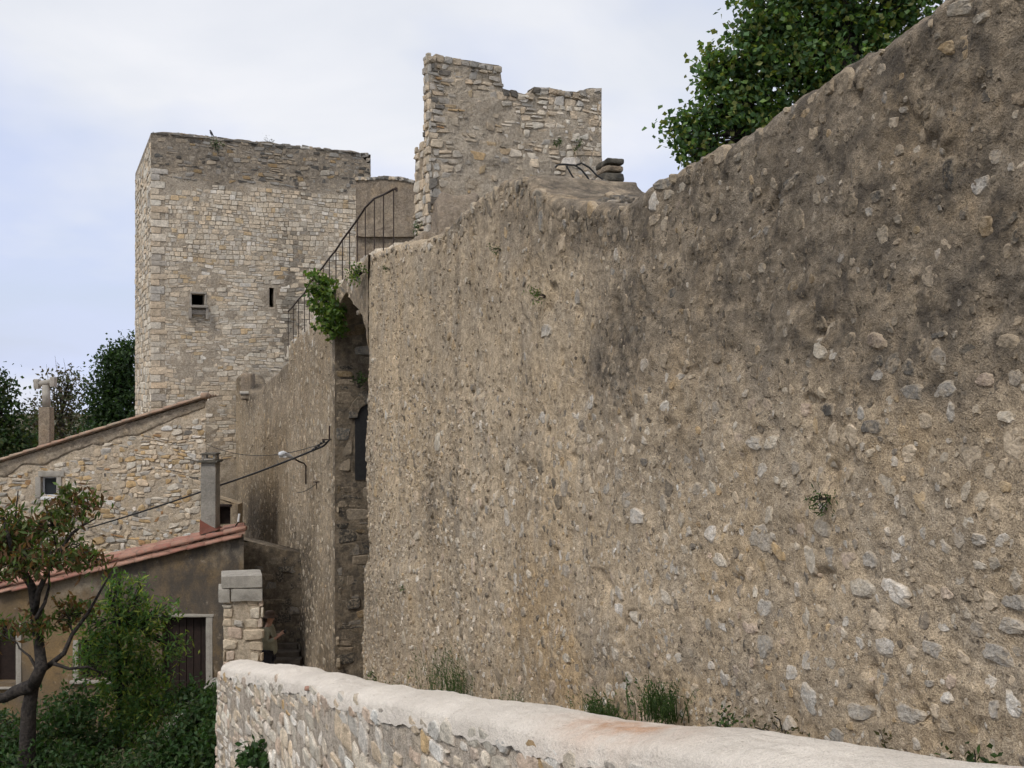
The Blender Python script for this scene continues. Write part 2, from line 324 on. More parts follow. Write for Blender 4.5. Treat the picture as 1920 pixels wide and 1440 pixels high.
# ------------------------------------------------------------------ stones
PAL = dict(pale=(0.58, 0.52, 0.43), beige=(0.55, 0.455, 0.34), ochre=(0.50, 0.36, 0.20), grey=(0.44, 0.405, 0.355),
           white=(0.66, 0.615, 0.55), dark=(0.17, 0.155, 0.135), rust=(0.40, 0.24, 0.12), pink=(0.54, 0.43, 0.34))
def pal(rng, w):
    ks = list(w); p = np.array([w[q] for q in ks], float); c = np.array(PAL[ks[rng.choice(len(ks), p=p / p.sum())]])
    return np.clip(c * rng.uniform(0.82, 1.15) * (1 + rng.normal(0, 0.02) * np.array((1, 0, -1))), 0, 1)
class Pile:
    """stones of one wall: the 300 that show largest become objects, the rest one joined mesh"""
    def __init__(s): s.items = []
    def add(s, out, fmap, col, proud, bury=0.04, bev=0.16, dome=0.15, tilt=(0, 0), rng=RNG, edge=None):
        out = np.asarray(out, float); n = len(out); c = out.mean(0)
        t = lambda q: (q - c) @ np.array(tilt)
        r1 = c + (out - c) * 0.985; r2 = c + (out - c) * (1 - bev)
        pa = abs(proud) + 0.004; d1 = (proud - 0.5 * pa if edge is None else min(proud, 0.004) - 0.010) + t(r1); d2 = proud + t(r2) + rng.normal(0, pa * 0.14, n)
        uv = np.concatenate([out, r1, r2, c[None]]); d = np.concatenate([np.full(n, -bury), d1, d2, [proud + pa * dome + rng.normal(0, pa * 0.12)]])
        V = fmap(uv[:, 0], uv[:, 1], d); px, py = topx(V[2 * n:])
        e = math.hypot(px.max() - px.min(), py.max() - py.min())
        vis = (px.max() > -20) & (px.min() < 1940) & (py.max() > -20) & (py.min() < 1460)
        col = np.asarray(col); cols = np.broadcast_to(col, (len(V), 3)).copy()
        if edge is not None: cols[:n] = edge; cols[n:2 * n] = col * 0.35 + np.asarray(edge) * 0.65; cols[2 * n:3 * n] *= rng.uniform(0.75, 1.1, (n, 1))
        s.items.append((e if vis else 0, V, n, cols))
    @staticmethod
    def faces(n, o=0):
        f = []
        for i in range(n):
            j = (i + 1) % n
            f += [(o + i, o + j, o + n + j, o + n + i), (o + n + i, o + n + j, o + 2 * n + j, o + 2 * n + i), (o + 2 * n + i, o + 2 * n + j, o + 3 * n)]
        return f
    def finish(s, parent, mat, name='stone', rest='small_stones', limit=300, minpx=7, label=None):
        s.items.sort(key=lambda q: -q[0])
        k = 0
        for e, V, n, c in s.items[:limit]:
            if e < minpx: break
            mesh_obj(name, V, s.faces(n), mat, parent, False, col=c); k += 1
        it = s.items[k:]
        if it:
            off = 0; Vs = []; Fs = []; cs = []
            for e, V, n, c in it:
                Vs.append(V); Fs += s.faces(n, off); off += len(V); cs.append(c)
            o = mesh_obj(rest, np.concatenate(Vs), Fs, mat, parent, False, col=np.concatenate(cs)); o['kind'] = 'stuff'
            if label: o['label'] = label
def quad_outline(u0, u1, v00, v01, v10, v11, gap, jit, rng, ch=0.22):
    """u range, v bottom (left,right), v top (left,right) -> 8-point outline"""
    w = u1 - u0; h = (v10 - v00)
    g = min(gap, 0.18 * w, 0.18 * abs(h) + 1e-4)
    P = np.array([(u0 + g, v00 + g), (u1 - g, v01 + g), (u1 - g, v11 - g), (u0 + g, v10 - g)])
    P += rng.normal(0, 1, (4, 2)) * jit * np.array([w, abs(h)])
    o = []
    for i in range(4):
        a, b, c = P[i - 1], P[i], P[(i + 1) % 4]; t = rng.uniform(0.5, 1.3) * ch
        o += [b + (a - b) * t * 0.6, b + (c - b) * t * 0.6]
    return np.array(o)
def cobble_outline(u, v, ru, rv, rng, n=11, rot=0.0):
    n = max(n, 13) if max(ru, rv) > 0.03 else 9
    a = (np.arange(n) + rng.uniform(-0.25, 0.25, n)) * 2 * math.pi / n; e = rng.uniform(2.0, 4.5); f1, f2, f3 = rng.uniform(0, 6.3, 3)
    r = (np.abs(np.cos(a)) ** e + np.abs(np.sin(a)) ** e) ** (-1 / e) * (0.95 + 0.13 * np.sin(2 * a + f1) + 0.10 * np.sin(3 * a + f2) + 0.05 * np.sin(5 * a + f3) + rng.uniform(-0.07, 0.07, n))
    x, y = ru * r * np.cos(a), rv * r * np.sin(a); c, s_ = math.cos(rot), math.sin(rot)
    return np.stack([u + x * c - y * s_, v + x * s_ + y * c], 1)
def courses(pile, fmap, u0, u1, v0, v1, hr, wr, colfn, rng, gap=0.012, jit=0.05, proud=(0.01, 0.03), keep=None, wave=0.03, split=0.15, bev=0.14, dome=0.15, ch=0.22, tilt=0.06, edge=None):
    """fill a wall face with irregular coursed stones"""
    v = v0; k = 0
    def vb(u, v, k): return v + wave * math.sin(u * 1.3 + v * 2.1) + wave * 0.5 * math.sin(u * 3.7 + k)
    while v < v1:
        h = rng.uniform(*hr); u = u0 - rng.uniform(0, wr[1]); kk = k + 1
        while u < u1:
            w = rng.uniform(*wr) * (0.6 + 0.5 * h / hr[1]); a, b = max(u, u0), min(u + w, u1)
            if b - a > 0.04:
                um, vm = (a + b) / 2, v + h / 2
                if (keep is None or keep(um, vm, b - a, h)):
                    b0, b1, t0, t1 = vb(a, v, k), vb(b, v, k), vb(a, v + h, kk), vb(b, v + h, kk)
                    parts = [(b0, b1, t0, t1)]
                    if rng.random() < split and h > 0.12:
                        f = rng.uniform(0.4, 0.6); m0, m1 = b0 + (t0 - b0) * f, b1 + (t1 - b1) * f
                        parts = [(b0, b1, m0, m1), (m0, m1, t0, t1)]
                    for q in parts:
                        o = quad_outline(a, b, *q, gap, jit, rng, ch)
                        pile.add(o, fmap, colfn(um, vm), rng.uniform(*proud), tilt=rng.normal(0, tilt, 2), bev=bev, dome=dome, rng=rng, edge=edge)
            u += w
        v += h; k += 1
def plane_map(o, d, n):
    o = np.array(o, float); d = np.array(d, float); n = np.array(n, float)
    def f(u, v, dep):
        u, v, dep = np.broadcast_arrays(np.asarray(u, float), np.asarray(v, float), np.asarray(dep, float))
        P = np.empty(u.shape + (3,)); P[..., 0] = o[0] + d[0] * u + n[0] * dep; P[..., 1] = o[1] + d[1] * u + n[1] * dep; P[..., 2] = v
        return P
    return f
def face_grid(fmap, u0, u1, v0, top, holes=(), step=0.25, amp=0.02, freq=3.0, reveal=0.35, ragged=0.0):
    """front face with real openings; holes = (u0,u1,v0,v1); top = function of u"""
    us = set(np.linspace(u0, u1, max(2, int((u1 - u0) / step) + 1)))
    for h in holes: us |= {h[0], h[1]}
    us = np.array(sorted(us)); tp = np.array([top(u) for u in us]) + ragged * fbm(np.stack([us, us * 0, us * 0 + 3.3], 1), 3.0, 3)
    vs_ = set(np.linspace(v0, tp.max(), max(2, int((tp.max() - v0) / step) + 1)))
    for h in holes: vs_ |= {h[2], h[3]}
    vs_ = np.array(sorted(vs_)); U, Vv = np.meshgrid(us, vs_, indexing='ij'); Vc = np.minimum(Vv, tp[:, None])
    hole_edge = np.zeros(U.shape, bool)
    for h in holes: hole_edge |= (U > h[0] - 1e-6) & (U < h[1] + 1e-6) & (Vc > h[2] - 1e-6) & (Vc < h[3] + 1e-6)
    base = fmap(U, Vc, 0.0); D = np.where(hole_edge, 0, fbm(base, freq, 3) * amp)
    P = fmap(U, Vc, D); nu, nv = U.shape; Fs = []
    for i in range(nu - 1):
        for j in range(nv - 1):
            if Vc[i, j + 1] - Vc[i, j] < 1e-5 and Vc[i + 1, j + 1] - Vc[i + 1, j] < 1e-5: continue
            um, vm = (us[i] + us[i + 1]) / 2, (vs_[j] + vs_[j + 1]) / 2
            if any(h[0] < um < h[1] and h[2] < vm < h[3] for h in holes): continue
            Fs.append((i * nv + j, (i + 1) * nv + j, (i + 1) * nv + j + 1, i * nv + j + 1))
    mb = MB(); mb.add(P.reshape(-1, 3), Fs)
    for h in holes:
        q = [(h[0], h[2]), (h[1], h[2]), (h[1], h[3]), (h[0], h[3])]
        V = [fmap(a, b, 0.0) for a, b in q] + [fmap(a, b, -reveal) for a, b in q]
        mb.add(V, [(i, (i + 1) % 4, 4 + (i + 1) % 4, 4 + i) for i in range(4)])
    return mb, us, tp

# ------------------------------------------------------------------ ground
def lane_z(Y): return CZ - np.where(Y < 24, 1.3 + 0.25 * Y, 7.3 + 0.02 * (Y - 24))
def garden_z(Y): return CZ + np.interp(Y, [-20, 0, 1.5, 4, 8, 13, 60, 120, 900], [-1.7, -1.7, -1.9, -4.2, -6.6, -8.4, -8.6, -12, -45])
ys = np.concatenate([np.linspace(-40, 0, 12), np.linspace(0.8, 60, 75), np.geomspace(64, 1500, 20)])
xs = np.concatenate([-np.geomspace(1200, 26, 14), np.linspace(-24, 24, 60), np.geomspace(26, 1200, 14)])
X, Y = np.meshgrid(xs, ys, indexing='ij')
Z = garden_z(Y) + 0.15 * fbm(np.stack([X, Y, X * 0], -1), 0.5, 3)
Z = np.where((X > 3.0), np.maximum(Z, CZ - 1.8 - 0.25 * np.clip(Y, 0, 24) - 0.8), Z)
nx_, ny_ = X.shape
setprops(mesh_obj('ground', np.stack([X, Y, Z], -1).reshape(-1, 3), [(i * ny_ + j, (i + 1) * ny_ + j, (i + 1) * ny_ + j + 1, i * ny_ + j + 1) for i in range(nx_ - 1) for j in range(ny_ - 1)], M['earth']), kind='structure')

# ------------------------------------------------------------------ the rampart: lines in plan
TH = math.radians(17); WD = np.array([math.sin(TH), -math.cos(TH)]); WN = np.array([-math.cos(TH), -math.sin(TH)])
A0 = np.array([-2.83, 19.6]); KW = A0[0] + math.tan(TH) * A0[1]
def wY(px): return KW / ((px - 960) / F + math.tan(TH))
def wS(px): return (A0[1] - wY(px)) / math.cos(TH)
def near_sz(px, py):
    Yv = wY(px); return (A0[1] - Yv) / math.cos(TH), CZ + (720 - py) / F * Yv
TOPN = [(690, 482), (715, 470), (740, 458), (770, 452), (800, 446), (825, 436), (850, 408), (880, 383), (915, 352), (945, 336), (985, 328), (1003, 348), (1040, 372), (1100, 380), (1140, 382), (1172, 377),
        (1200, 356), (1235, 330), (1275, 307), (1331, 277), (1372, 256), (1406, 240), (1462, 191), (1526, 146), (1571, 112), (1631, 75), (1676, 56), (1725, 28), (1755, 4)]
ts, tz = zip(*[near_sz(*p) for p in TOPN]); ts = list(ts) + [17.2, 19.5]; tz = list(tz) + [CZ + 1.72, CZ + 1.74]
near_top = lambda s: np.interp(s, ts, tz)
near_map = plane_map((*A0, 0), (*WD, 0), (*WN, 0))
S790, S700 = wS(790), wS(705)
def blob(s, z, px, py, rx, ry):
    """soft-edged patch on the wall; centre and reach read off the photograph, kept in wall metres"""
    cs, cz = near_sz(px, py); s1, _ = near_sz(px + rx, py); s0, _ = near_sz(px - rx, py); rs = max((s1 - s0) / 2, 0.05); rz = ry / F * wY(px)
    return np.exp(-((s - cs) / rs) ** 2 - ((z - cz) / rz) ** 2)
def near_disp(s, z):
    P = np.stack([s, z, s * 0 + 1.7], -1)
    d = 0.07 * fbm(P, 0.7, 3) + 0.030 * fbm(P, 3.1, 3) + 0.012 * fbm(P + 9, 10, 3) + 0.009 * fbm(P + 4, 34, 2)
    d = d + 0.08 * np.clip((s - 0.05) / 0.8, 0, 1) / (1 + np.exp((s - S790) / 0.05)) * (0.4 + 0.6 / (1 + np.exp((z - (CZ - 1.0)) * 2)))          # pilaster-like patch
    low = CZ - 340 / F * (19.6 - s * math.cos(TH))
    d = d + 0.08 / (1 + np.exp((s - S790 - 1.2) / 0.3)) / (1 + np.exp(np.clip((z - low - 0.06 * np.sin(s * 3)) / 0.05, -60, 60)))   # footing
    d = d - 0.05 * np.exp(-((s - wS(1085)) / 0.5) ** 2) * (1 / (1 + np.exp(-(z - CZ) * 2)))
    # eroded pockets
    c = fbm(P + 31, 5.5, 2); d = d - 0.04 * np.clip(c - 0.38, 0, 1) * 3
    d = d + 0.006 * fbm(np.stack([s * 2.2, z * 0.25, s * 0 + 6], -1), 1.0, 3) * np.clip((wS(1150) - s) / 2, 0, 1)
    return d
def rampart(name, o, sarr, zb, zt, nrows, disp, thick, d2, n2, mat, parent, attrs=None, ragged=0.03):
    fm = plane_map((*o, 0), (*d2, 0), (*n2, 0)); ns = len(sarr)
    zt = zt + ragged * fbm(np.stack([sarr, sarr * 0, sarr * 0 + 5], 1), 4.0, 4)
    v = np.linspace(0, 1, nrows); S, Vv = np.meshgrid(sarr, v, indexing='ij'); Zz = zb[:, None] + (zt - zb)[:, None] * Vv
    D = disp(S, Zz); e = np.clip((zt[:, None] - Zz) / 0.10, 0, 1); D = D - 0.07 * (1 - e) ** 2
    Pf = fm(S, Zz, D)
    tb = np.array([0.12, 0.3, 0.55, 0.8, 1.0]) * thick; St, Tb = np.meshgrid(sarr, tb, indexing='ij')
    Pt = fm(St, zt[:, None] + 0.04 * fbm(np.stack([St, Tb, St * 0], -1), 3, 3), D[:, -1:] - Tb)
    Pb = fm(sarr[:, None] + 0 * zb[:, None], zb[:, None], -thick + 0 * zb[:, None])
    P = np.concatenate([Pf, Pt, Pb], 1); m = P.shape[1]
    Fs = [(i * m + j, (i + 1) * m + j, (i + 1) * m + j + 1, i * m + j + 1) for i in range(ns - 1) for j in range(m - 1)]
    Fs += [tuple(range(m))[::-1], tuple((ns - 1) * m + j for j in range(m))]
    at = None
    if attrs:
        r = attrs(S, Zz); at = {}
        for kx, a in r.items(): at[kx] = np.concatenate([a, np.repeat(a[:, -1:], m - nrows, 1)], 1)
    o_ = mesh_obj(name, P.reshape(-1, 3), Fs, mat, parent, True, attrs=at)
    for q in (-1, -2): o_.data.polygons[q].use_smooth = False
    return o_
Yc = np.geomspace(19.6, 1.5, 640); sN = (19.6 - Yc) / math.cos(TH)
DARK = [(1700, 545, 190, 90, 1.0), (1500, 590, 110, 80, 0.7), (1780, 690, 120, 60, 0.9), (1170, 640, 45, 90, 0.8), (1120, 700, 45, 60, 0.7), (1770, 340, 40, 110, 0.8),
        (1480, 345, 22, 22, 0.9), (1640, 370, 22, 22, 0.9), (1120, 420, 110, 40, 0.85), (1240, 350, 60, 60, 0.9), (1300, 300, 60, 40, 0.7), (1560, 775, 26, 26, 0.9),
        (1290, 830, 25, 45, 0.6), (1190, 590, 20, 60, 0.7), (1860, 420, 60, 50, 0.6), (1600, 450, 60, 60, 0.5), (1850, 870, 60, 40, 0.5), (960, 420, 60, 40, 0.5),
        (805, 960, 14, 110, 0.75), (730, 1150, 40, 100, 0.45), (900, 560, 40, 60, 0.35), (1440, 430, 40, 40, 0.5), (1350, 500, 35, 45, 0.5), (1660, 700, 60, 40, 0.6), (1120, 1210, 40, 40, 0.2), (1760, 120, 90, 60, 0.35)]  # the narrow patch beside the pilaster edge paints that edge's shade
OCH = [(1005, 1170, 60, 150, 1.0), (1030, 850, 45, 200, 0.6), (745, 700, 35, 260, 0.5), (1050, 1260, 80, 70, 1.0), (1370, 1090, 60, 60, 0.7), (1100, 1290, 120, 40, 0.6), (1850, 420, 50, 60, 0.7), (1290, 1290, 50, 60, 0.7), (1480, 1230, 60, 40, 0.5), (760, 820, 40, 160, 0.5), (1000, 900, 60, 90, 0.5), (1700, 1300, 120, 50, 0.5)]
PALE = [(1030, 830, 50, 150, 0.9), (745, 760, 40, 200, 0.7), (1000, 620, 60, 110, 0.5), (1340, 1130, 320, 110, 0.45), (1750, 1180, 260, 160, 0.55), (1600, 760, 200, 60, 0.35), (890, 830, 80, 120, 0.4), (1150, 1120, 110, 140, 0.6)]
def near_attrs(S, Zz):
    r = {}
    for nm, L in (('stain', DARK), ('ochre', OCH), ('pale', PALE)):
        a = 0
        for px, py, rx, ry, w in L: a = a + w * blob(S, Zz, px, py, rx, ry)
        r[nm] = np.clip(a, 0, 1)
    q1 = fbm(np.stack([S * 2.6, Zz * 0.22, S * 0 + 2], -1), 1.0, 4); q2 = fbm(np.stack([S * 7.0, Zz * 0.35, S * 0 + 5], -1), 1.0, 3); lf = np.clip((wS(1250) - S) / 3, 0.15, 1)
    r['pale'] = np.clip(r['pale'] + lf * np.clip(q1 * 1.0, 0, 0.5), 0, 1); r['stain'] = np.clip(r['stain'] + lf * np.clip(-q1 * 0.8 - 0.08, 0, 0.3) + 0.25 * lf * np.clip(q2 - 0.2, 0, 0.6), 0, 1)
    crest = np.exp(-((Zz - near_top(S)) / 0.30) ** 2) * ((S > wS(820)) & (S < wS(1340))); r['stain'] = np.clip(r['stain'] + 0.75 * crest, 0, 1)
    dep = near_top(S) - Zz; run = np.clip(fbm(np.stack([S * 3.2, Zz * 0.3, S * 0 + 11], -1), 1.0, 3) * 2.2 + 0.25, 0, 1) * np.exp(-dep / 0.55) * np.clip((S - wS(1150)) / 0.8, 0, 1)
    r['stain'] = np.clip(r['stain'] + 0.9 * run, 0, 1)
    r['stain'] = np.clip(r['stain'] + (0.72 * np.clip((Zz - (CZ - 0.25)) / 0.7, 0, 1) + 0.08) * np.clip((S - wS(1060)) / 2.5, 0, 1), 0, 1)
    return r
RW = thing('rampart_wall', 'long tall rubble rampart wall filling the right of the view beside the parapet', 'wall', (*near_map(8.0, float(lane_z(12.0)), -0.5)[:2], float(lane_z(19.6)) - 1))
rampart('wall_body', A0, sN, lane_z(Yc) - 0.5, near_top(sN), 430, near_disp, 1.1, WD, WN, M['wall'], RW, near_attrs, ragged=0.045)
# stones set in the mortar
pile = Pile(); rng = np.random.default_rng(21); acc = np.zeros((9000, 3)); nacc = 0; PEND = []
def put(s, z, ru, rv, col, proud=None, rot=None, force=False):
    global nacc
    if not force and nacc:
        q = acc[:nacc]
        if (np.hypot(q[:, 0] - s, (q[:, 1] - z) * 1.1) < (q[:, 2] + max(ru, rv)) * 0.95).any(): return
    acc[nacc] = (s, z, max(ru, rv)); nacc += 1
    lo_ = np.clip((CZ - 0.3 - z) / 0.9, 0, 1) * np.clip((11 - (19.6 - s * math.cos(TH))) / 4, 0, 1)
    if not force: col = col + (np.array(MORT) * rng.uniform(0.8, 1.15) - col) * rng.uniform(0.0, 0.6 - 0.4 * lo_)
    PEND.append((s, z, ru, rv, col, (rng.uniform(-0.004, 0.009) if proud is None else proud) + 0.014 * min(1, max(0, (12.1 - s) / 5)), rng.normal(0, 0.25) if rot is None else rot))
# the stones one can pick out in the photograph: px, py, width, height, colour
BIG = [(1680, 1110, 62, 40, 'white'), (1618, 1102, 46, 42, 'pale'), (1868, 640, 55, 34, 'beige'), (1738, 520, 36, 46, 'beige'), (1825, 348, 30, 40, 'white'), (1560, 815, 26, 42, 'beige'), (1601, 818, 28, 46, 'beige'),
       (1640, 800, 34, 30, 'dark'), (1545, 770, 32, 30, 'dark'), (1705, 850, 30, 36, 'beige'), (1738, 790, 32, 30, 'beige'), (1845, 712, 40, 26, 'pink'), (1715, 735, 48, 30, 'grey'), (1772, 732, 50, 32, 'grey'),
       (1225, 380, 20, 36, 'white'), (1240, 345, 28, 22, 'grey'), (1272, 352, 20, 22, 'pale'), (1250, 365, 14, 24, 'pale'), (1225, 412, 22, 20, 'beige'), (1272, 385, 16, 26, 'pink'), (1545, 165, 12, 22, 'beige'), (1497, 280, 16, 12, 'white'),
       (1835, 35, 34, 24, 'pale'), (1790, 15, 50, 26, 'pale'), (1768, 325, 30, 60, 'dark'), (1477, 342, 36, 26, 'dark'), (1530, 335, 20, 22, 'grey'), (1640, 368, 28, 24, 'dark'), (1535, 655, 26, 40, 'pale'), (1640, 640, 36, 34, 'pink'),
       (1707, 690, 26, 30, 'dark'), (1760, 628, 30, 16, 'dark'), (1890, 1015, 38, 36, 'grey'), (1845, 1012, 26, 26, 'grey'), (1755, 1008, 62, 38, 'grey'), (1895, 1130, 50, 36, 'grey'), (1855, 1128, 34, 36, 'beige'), (1745, 1108, 24, 28, 'beige'),
       (1552, 1045, 28, 44, 'grey'), (1590, 1052, 34, 34, 'pink'), (1632, 1050, 24, 40, 'grey'), (1518, 1050, 20, 56, 'pale'), (1455, 1035, 28, 24, 'ochre'), (1430, 1140, 26, 36, 'grey'), (1345, 1050, 26, 24, 'pale'), (1328, 1000, 22, 34, 'white'),
       (1345, 1170, 36, 26, 'white'), (1405, 1178, 28, 24, 'pink'), (1665, 1210, 40, 36, 'white'), (1712, 1222, 28, 30, 'beige'), (1752, 1218, 40, 32, 'grey'), (1865, 1230, 54, 40, 'grey'), (1890, 1175, 44, 34, 'grey'), (1650, 1165, 34, 42, 'beige'),
       (1485, 1262, 26, 28, 'white'), (1515, 1240, 22, 30, 'grey'), (1558, 1242, 26, 22, 'pale'), (1615, 1335, 36, 34, 'grey'), (1705, 1340, 42, 42, 'grey'), (1772, 1310, 26, 24, 'white'), (1862, 1330, 20, 34, 'grey'), (1352, 1275, 20, 34, 'white'),
       (1170, 1145, 26, 24, 'white'), (1195, 1155, 20, 20, 'pale'), (1200, 968, 24, 28, 'white'), (1160, 1225, 22, 26, 'pale'), (1165, 1110, 18, 20, 'grey'), (1255, 1120, 20, 22, 'pale'), (1230, 1125, 16, 24, 'pale'), (1800, 1235, 24, 26, 'beige'),
       (1440, 830, 26, 26, 'pale'), (1410, 832, 28, 26, 'grey'), (1512, 862, 14, 30, 'beige'), (1548, 865, 18, 26, 'pale'), (1885, 782, 36, 24, 'pale'), (1900, 830, 40, 60, 'beige'), (1785, 775, 16, 40, 'grey'), (1840, 1060, 28, 20, 'pale'),
       (1258, 765, 30, 26, 'white'), (1147, 766, 20, 20, 'beige'), (1102, 755, 14, 26, 'white'), (1216, 866, 18, 16, 'dark'), (1032, 1018, 8, 16, 'dark'), (1025, 620, 16, 26, 'grey'), (985, 528, 8, 20, 'dark'), (1650, 705, 24, 22, 'grey'), (1255, 552, 20, 24, 'dark')]
for px, py, w, h, cn in BIG:
    s, z = near_sz(px, py); sa, _ = near_sz(px - w / 2, py); sb, _ = near_sz(px + w / 2, py)
    put(s, z, abs(sb - sa) / 2, h / 2 / F * wY(px), np.array(PAL[cn]) * rng.uniform(0.95, 1.12), rng.uniform(0.003, 0.012), 0.1 * rng.normal(), True)
CW = dict(pale=5, beige=5, grey=3, white=2.6, ochre=1.2, pink=1.5, dark=0.7)
CW2 = dict(pale=2, beige=4, grey=3, white=0.7, ochre=1.5, dark=4)
n_try = 0
while n_try < 9000:
    n_try += 1
    Yq = rng.uniform(2.6, 19.6) if rng.random() < 0.5 else rng.uniform(2.6, 9); s = (19.6 - Yq) / math.cos(TH); zb, zt = float(lane_z(Yq)), float(near_top(s))
    z = rng.uniform(zb, zt - 0.06); hfrac = (z - (CZ - 3.2)) / 4.5
    up = np.clip((z - (CZ - 0.35)) / 0.6, 0, 1)
    if z < CZ - 0.2 and rng.random() < 0.75: z = round(z / 0.19) * 0.19 + rng.normal(0, 0.028) + 0.02 * math.sin(s * 1.7)
    if rng.random() < 0.80 * up: continue
    r = float(np.clip(rng.lognormal(math.log(0.034), 0.52), 0.012, 0.10)) * (1.0 - 0.25 * up)
    dk_ = s < wS(1120) and rng.random() < 0.16
    put(s, z, r * rng.uniform(0.7, 1.35), r * rng.uniform(0.75, 1.25), np.array((0.12, 0.105, 0.085)) * rng.uniform(0.6, 1.4) if dk_ else pal(rng, CW2 if up > 0.5 else CW), rng.uniform(0.0, 0.012) if dk_ else None)
CF = dict(pale=3, white=2, beige=2, grey=1.5, ochre=0.6)
for _ in range(7500):
    Yq = rng.uniform(2.6, 19.6) if rng.random() < 0.6 else rng.uniform(2.6, 8); s = (19.6 - Yq) / math.cos(TH); z = rng.uniform(float(lane_z(Yq)), float(near_top(s)) - 0.05)
    hi = np.clip((z - (CZ - 0.4)) / 0.6, 0, 1)
    if rng.random() < 0.55 * hi: continue
    r = float(np.clip(rng.lognormal(math.log(0.019), 0.35), 0.009, 0.04)); dk_ = rng.random() < 0.22 + 0.25 * hi
    put(s, z, r * rng.uniform(0.7, 1.2), r * rng.uniform(0.8, 1.4), np.array((0.13, 0.112, 0.09)) * rng.uniform(0.6, 1.5) if dk_ else pal(rng, CF), rng.uniform(-0.002, 0.008))
# ragged stones along the crest
for s in list(np.arange(wS(825), wS(1340), 0.085)) * 2:
    r = rng.uniform(0.035, 0.10); rv_ = r * rng.uniform(0.9, 1.4); put(s, float(near_top(s)) - rv_ - rng.uniform(0.0, 0.25), r * rng.uniform(0.6, 1.1), rv_, pal(rng, dict(pale=2, white=0.7, grey=3, beige=3, dark=1.5)), rng.uniform(0.0, 0.012))
for s in np.arange(0.3, 17, 0.11):
    if rng.random() < 0.55:
        r = rng.uniform(0.03, 0.075); put(s, float(near_top(s)) - rng.uniform(0.06, 0.16), r * rng.uniform(0.8, 1.6), r, pal(rng, CW2), rng.uniform(0.0, 0.015))
D0 = near_disp(np.array([q[0] for q in PEND]), np.array([q[1] for q in PEND]))
pS, pZ, pR = [np.array([q[i] for q in PEND]) for i in (0, 1, 2)]; pST = near_attrs(pS, pZ)['stain']     # weathering and the painted edge shade darken these stones too
PEND = [(a_, b_, c_, d_, np.asarray(e_) * (1 - 0.58 * st_ * rng.uniform(0.5, 1.1)), f_, g_) for (a_, b_, c_, d_, e_, f_, g_), st_ in zip(PEND, pST)]
Gs = (near_disp(pS + pR, pZ) - near_disp(pS - pR, pZ)) / (2 * pR); Gz = (near_disp(pS, pZ + pR) - near_disp(pS, pZ - pR)) / (2 * pR)
D0 = (2 * D0 + near_disp(pS + pR, pZ) + near_disp(pS - pR, pZ) + near_disp(pS, pZ + pR) + near_disp(pS, pZ - pR)) / 6
for (s, z, ru, rv, col, pr, rot), d0, gs, gz in zip(PEND, D0, Gs, Gz):
    pile.add(cobble_outline(s, z, ru * 1.12, rv * 1.12, rng, int(rng.integers(7, 11)), rot), lambda u, v, d: near_map(u, v, np.asarray(d) + d0), col, pr, bury=0.05, bev=rng.uniform(0.16, 0.36), dome=rng.uniform(-0.1, 0.3), tilt=np.clip((gs * 0.8, gz * 0.8), -0.4, 0.4) + rng.normal(0, 0.05, 2), rng=rng, edge=MORT)
pile.finish(RW, M['stone'])

# ------------------------------------------------------------------ far rampart with the stair, the recess and the low end wall
B0 = np.array([-3.74, 21.2]); B1 = np.array([-6.5, 29.0]); FD = (B1 - B0) / np.linalg.norm(B1 - B0); FN = np.array([-FD[1], FD[0]]); FL = float(np.linalg.norm(B1 - B0))
far_map = plane_map((*B0, 0), (*FD, 0), (*FN, 0))
def far_s(px):
    r = (px - 960) / F; return (B0[0] - r * B0[1]) / (r * FD[1] - FD[0])
def far_sz(px, py):
    s = far_s(px); Yv = B0[1] + FD[1] * s; return s, CZ + (720 - py) / F * Yv
TOPF = [(541, 649), (551, 639), (560, 627), (571, 618), (580, 606), (595, 590), (606, 578), (617, 566), (631, 552)]
fs, fz = zip(*sorted(far_sz(*p) for p in TOPF))
FW = thing('rampart_wall', 'far rampart section with the stair railing on top, left of the dark recess', 'wall', (*B0, float(lane_z(24.0))))
def far_disp(s, z):
    P = np.stack([s, z, s * 0 + 7.7], -1); return 0.05 * fbm(P, 0.8, 3) + 0.03 * fbm(P, 3.5, 3) + 0.014 * fbm(P, 12, 2)
def far_attrs(S, Zz):
    n = fbm(np.stack([S, Zz, S * 0], -1), 0.6, 3)
    st = np.clip(0.9 * np.exp(-((S - 0.15) / 0.25) ** 2) + 1.0 * np.clip((CZ - 3.0 - Zz) / 1.8, 0, 1) * np.clip((S - 1.5) / 3, 0.3, 1) + 0.2 + n * 0.5, 0, 1)  # darker at the recess edge and towards the foot
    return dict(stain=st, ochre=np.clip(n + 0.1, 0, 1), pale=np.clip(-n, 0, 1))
sF = np.linspace(0, FL, 150)
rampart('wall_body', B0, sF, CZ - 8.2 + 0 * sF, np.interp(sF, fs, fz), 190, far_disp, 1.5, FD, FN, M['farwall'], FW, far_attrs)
pile = Pile(); rng = np.random.default_rng(5)
